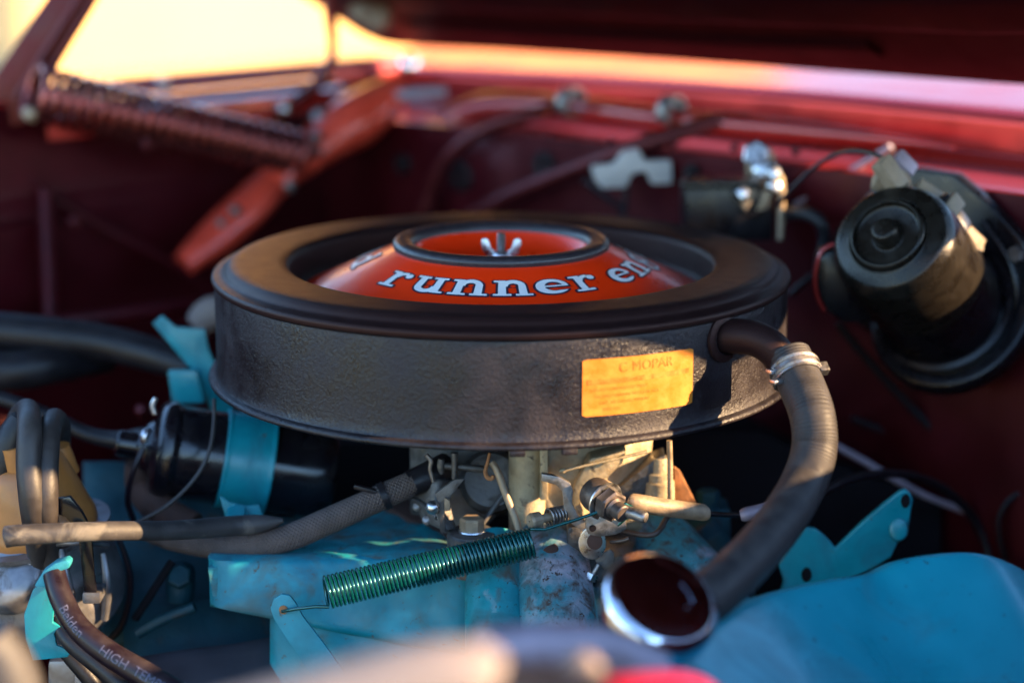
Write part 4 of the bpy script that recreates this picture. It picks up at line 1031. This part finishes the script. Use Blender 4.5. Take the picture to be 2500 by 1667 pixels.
lathe('terminal_screw', [(0, .006), (.004, .005), (.006, .002), (.006, -.004)], P(1812, 473, .168), (0, -1, .3), M['zinc'], rb, segs=24)
lathe('terminal_screw', [(0, .006), (.004, .005), (.006, .002), (.006, -.004)], P(1888, 424, .168), (.1, -1, .3), M['zinc'], rb, segs=24)
lathe('terminal_screw', [(0, .005), (.004, .004), (.005, .002), (.005, -.004)], P(1890, 455, .165), (.3, -1, .3), M['zinc'], rb, segs=24)
lathe('bolt', [(0, .006), (.006, .005), (.009, .002), (.009, -.004)], P(1865, 415, .205), (0, -1, .3), M['zinc'], rb, segs=24)

# ---------------------------------------------------------------- white connector
wc = thing('wiring_connector', 'white plastic wiring connector hanging on the dark red firewall', 'connector', P(1540, 470, .30))
spx('shell', [(1442, 408), (1500, 402), (1520, 372), (1560, 364), (1575, 395), (1640, 392), (1642, 450), (1590, 452), (1578, 420), (1545, 425), (1530, 460), (1470, 462), (1452, 440)], .30, .014, M['whiteplastic'], wc, bevel=.003)
tpx('tail', [(1425, 440, .31, 10), (1470, 475, .31, 9), (1510, 505, .31, 8), (1525, 540, .31, 8)], M['ignwire'], wc, n=14, segs=10)
tpx('tail', [(1530, 455, .31, 8), (1525, 500, .31, 8), (1520, 545, .31, 8)], M['ignwire'], wc, n=10, segs=10)

# ---------------------------------------------------------------- harness and hoses along the cowl
o = tube('wiring_harness', [PC(1090, 300, .50), PC(1180, 262, .52), PC(1320, 258, .53), PC(1450, 268, .52), PC(1600, 288, .51), PC(1760, 303, .51), PC(1950, 320, .52), PC(2150, 340, .53), PC(2330, 362, .54)], [.012, .013, .011, .010, .010, .009, .008, .005, .001], M['paintred'], None, n=60)
settag(o, 'red harness tube lying along the foot of the cowl', 'harness')
o = tube('washer_hose', [PC(1400, 258, .54), PC(1300, 278, .46), PC(1180, 318, .43), PC(1090, 390, .42), PC(1050, 480, .42), PC(1030, 560, .42)], .0065, M['hinge'], None, n=40)
settag(o, 'dark hose dropping steeply from the cowl, left one of two', 'hose')
o = tube('washer_hose', [PC(1830, 298, .52), PC(1740, 302, .50), PC(1560, 356, .43), PC(1400, 415, .42), PC(1260, 470, .415), PC(1150, 530, .41)], .0075, M['hinge'], None, n=40)
settag(o, 'dark hose slanting long and shallow from the cowl, right one of two', 'hose')
for (px, py, lb2) in ((1395, 250, 'shiny clip on the cowl harness, left one'), (1640, 272, 'shiny clip on the cowl harness, right one')):
    c_ = PC(px, py, .50)
    o = thing('harness_clip', lb2, 'clip', c_, 'harness clips')
    lathe('band', [(.011, -.006), (.014, -.006), (.014, .006), (.011, .006)], c_, (1, -1, 0), M['steel'], o, segs=28)
    lathe('screw', [(0, .006), (.004, .005), (.006, 0), (.006, -.004)], c_+Vector((-.004, -.012, .006)), (-.3, -.7, .6), M['steel'], o, segs=20)
o = thing('cowl_bolt', 'glinting chrome bolt at the left end of the cowl', 'bolt', PC(1000, 190, .58))
hexa('head', PC(1000, 182, .58), (0, 0, 1), .012, .008, M['chrome'], o)
lathe('dome', [(.010, 0), (.010, .004), (.0085, .009), (.005, .012), (0, .013)], PC(1000, 182, .58)+Vector((0, 0, .008)), (0, 0, 1), M['chrome'], o, segs=32, smooth=80)
o = tpx('vacuum_line', [(830, 330, .55, 12), (900, 255, .55, 13), (1000, 230, .55, 14), (1090, 225, .55, 12)], M['lilac'], None, n=20)
settag(o, 'pale line below the glinting bolt at the left of the cowl', 'line')

# corner brace with sunlight painted on as bright red
cbz = thing('fender_brace', 'diagonal brace between far fender and firewall, its sunlight painted as bright red', 'brace', P(560, 650, .45))
tpx('fold', [(448, 645, .42, 40), (520, 585, .44, 60), (600, 512, .46, 66), (655, 455, .48, 58), (715, 405, .49, 50)], M['sunlitred'], cbz, n=40, segs=24, flat=.7)
tpx('fold', [(690, 432, .50, 46), (750, 380, .51, 64), (810, 330, .53, 84), (880, 285, .55, 92), (960, 225, .58, 60)], M['sunlitred'], cbz, n=40, segs=24, flat=.7)
for (px, py, Y) in ((572, 512, .43), (706, 452, .45), (770, 330, .48), (540, 545, .43)):
    lathe('bolt', [(0, .004), (.003, .003), (.0045, .001), (.005, -.006)], P(px, py, Y), (-.2, -.8, .55), M['steel'], cbz, segs=20)

# ---------------------------------------------------------------- hood hinge
hh = spx('hinge', [(-60, 330), (-60, 250), (150, -60), (260, -60), (240, 0), (118, 175), (120, 240), (60, 300)], .385, .006, M['hinge'], hood, bevel=.002)
hh['label'] = 'dark red hood hinge with long coil spring against the far fender'
helix(P(75, 226, .345), P(735, 376, .44), 66*ms(P(75, 222, .36)), 46*ms(P(735, 372, .45)), 24, 9.5*ms(P(400, 300, .42)), 'spring', M['hingespring'], hh, seg=20, ws=8)
tpx('arm_flange', [(40, 240, .37, 9), (110, 130, .37, 9), (200, -10, .37, 9), (240, -70, .37, 9)], M['hinge'], hh, n=10)
tpx('arm_flange', [(95, 235, .37, 9), (140, 150, .37, 9), (225, 10, .37, 9), (265, -60, .37, 9)], M['hinge'], hh, n=10)
lathe('pivot', [(0, .004), (.004, .004), (.006, .002), (.006, -.01)], P(72, 278, .33), (-.1, -.9, .3), M['tan'], hh, segs=28)
tpx('link', [(800, -60, .56, 34), (806, 40, .56, 32), (812, 95, .56, 26), (806, 150, .56, 26), (775, 205, .55, 30), (700, 265, .54, 34), (610, 320, .53, 36)], M['hinge'], hh, n=36, segs=16, flat=.5)
lathe('rivet', [(0, .004), (.004, .003), (.006, .001), (.006, -.006)], P(690, 262, .515), (-.1, -.9, .4), M['zinc'], hh, segs=24)
lathe('rivet', [(0, .006), (.006, .005), (.009, .001), (.009, -.006)], P(780, 285, .525), (-.1, -.9, .4), M['steel'], hh, segs=24)
spx('spring_anchor', [(700, 340), (760, 330), (790, 380), (740, 400)], .46, .006, M['hinge'], hh)
# hood-side hinge plate
hpz = P(900, 40, .60)
spx('hinge_plate', [(780, -60), (1000, -60), (960, 30), (930, 90), (850, 60), (790, 20)], .63, .008, M['hinge'], hh, bevel=.002)
for (px, py) in ((890, 25), (920, 45)):
    lathe('hinge_bolt', [(0, .010), (.010, .009), (.014, .004), (.014, -.006)], P(px, py, .615), (-.2, -.9, .2), M['plastic'], hh, segs=24)

# ---------------------------------------------------------------- brackets low on the inner fender, cables on the right
o = tpx('bay_cable', [(2045, 790, .12, 10), (2120, 880, .12, 10), (2230, 1000, .12, 10), (2340, 1112, .12, 10), (2400, 1150, .12, 10)], M['rubber'], None, n=24, segs=12)
settag(o, 'black cable slanting down the firewall below the wiper motor', 'cable')
o = tpx('speedometer_cable', [(1990, 1060, .12, 9), (2100, 1120, .11, 9), (2250, 1205, .10, 9), (2390, 1262, .09, 9), (2440, 1300, .08, 11), (2500, 1390, .07, 10), (2540, 1450, .07, 10)], M['lilac'], None, n=30, segs=12)
settag(o, 'thin grey cable running diagonally to the right edge', 'cable')
o = tpx('brake_line', [(2080, 1020, .15, 8), (2200, 1070, .15, 8), (2340, 1130, .15, 9), (2480, 1160, .15, 10)], M['rubber'], None, n=20, segs=10)
settag(o, 'dark line low on the firewall crossing behind the slanting cable', 'line')
o = tpx('looped_wire', [(2520, 1190, .06, 7), (2470, 1215, .06, 7), (2440, 1260, .06, 7), (2440, 1310, .06, 7), (2455, 1365, .06, 7)], M['rubber'], None, n=24, segs=10)
settag(o, 'thin black wire looping in from the right edge', 'wire')
o = spx('rusty_tab', [(2500, 1130), (2470, 1150), (2440, 1195), (2470, 1205), (2510, 1200)], .08, .006, M['rust'])
settag(o, 'small rusty tab at the right edge of the bay', 'tab')
lathe('rivet', [(0, .004), (.003, .003), (.005, 0), (.005, -.003)], P(2470, 1180, .078), (0, -1, .2), M['rust'], o, segs=16)
for (px, py, Y, r, lab) in ((358, 352, .34, 9, 'small pale bolt on the far apron, uppermost'), (345, 1000, .10, 9, 'small pale bolt above the coil terminal'), (182, 540, .36, 9, 'small bolt low on the far apron')):
    o = lathe('apron_bolt', [(0, .004), (.003, .0035), (.005, .001), (.005, -.006)], P(px, py, Y), (-.1, -.8, .5), M['hinge'], None, segs=20)
    settag(o, lab, 'bolt', 'bolts on the inner fender')

# ---------------------------------------------------------------- blurred things close to the lens
fh = thing('beige_hose', 'blurred pale beige hose across the bottom foreground', 'hose', P(900, 1667, -.72))
tpx('hose', [(380, 1830, -.70, 90), (620, 1772, -.70, 95), (850, 1706, -.70, 95), (1040, 1658, -.70, 88), (1170, 1645, -.70, 76), (1215, 1655, -.70, 50)], M['beige'], fh, n=30, segs=20)
tpx('sleeve', [(1200, 1690, -.66, 70), (1320, 1700, -.66, 74), (1480, 1715, -.66, 76)], M['rubber'], fh, n=12, segs=20)
ft = thing('terminal_cap', 'blurred red cap with a pale knob at the bottom edge', 'cap', P(1600, 1700, -.62))
tpx('cap', [(1420, 1730, -.62, 60), (1530, 1722, -.62, 72), (1660, 1726, -.62, 76), (1760, 1760, -.62, 60)], M['red'], ft, n=16, segs=20)
lathe('knob', [(0, .006), (.005, .005), (.0075, 0), (.0075, -.01)], P(1422, 1635, -.62), (-.2, -.8, .5), M['beige'], ft, segs=24)
o = tpx('grey_loom', [(1180, 1590, -.52, 60), (1330, 1580, -.50, 62), (1480, 1590, -.48, 60), (1600, 1640, -.47, 56)], M['lilac'], None, n=20, segs=18)
settag(o, 'blurred grey-brown loom between the beige hose and chrome cap', 'loom')
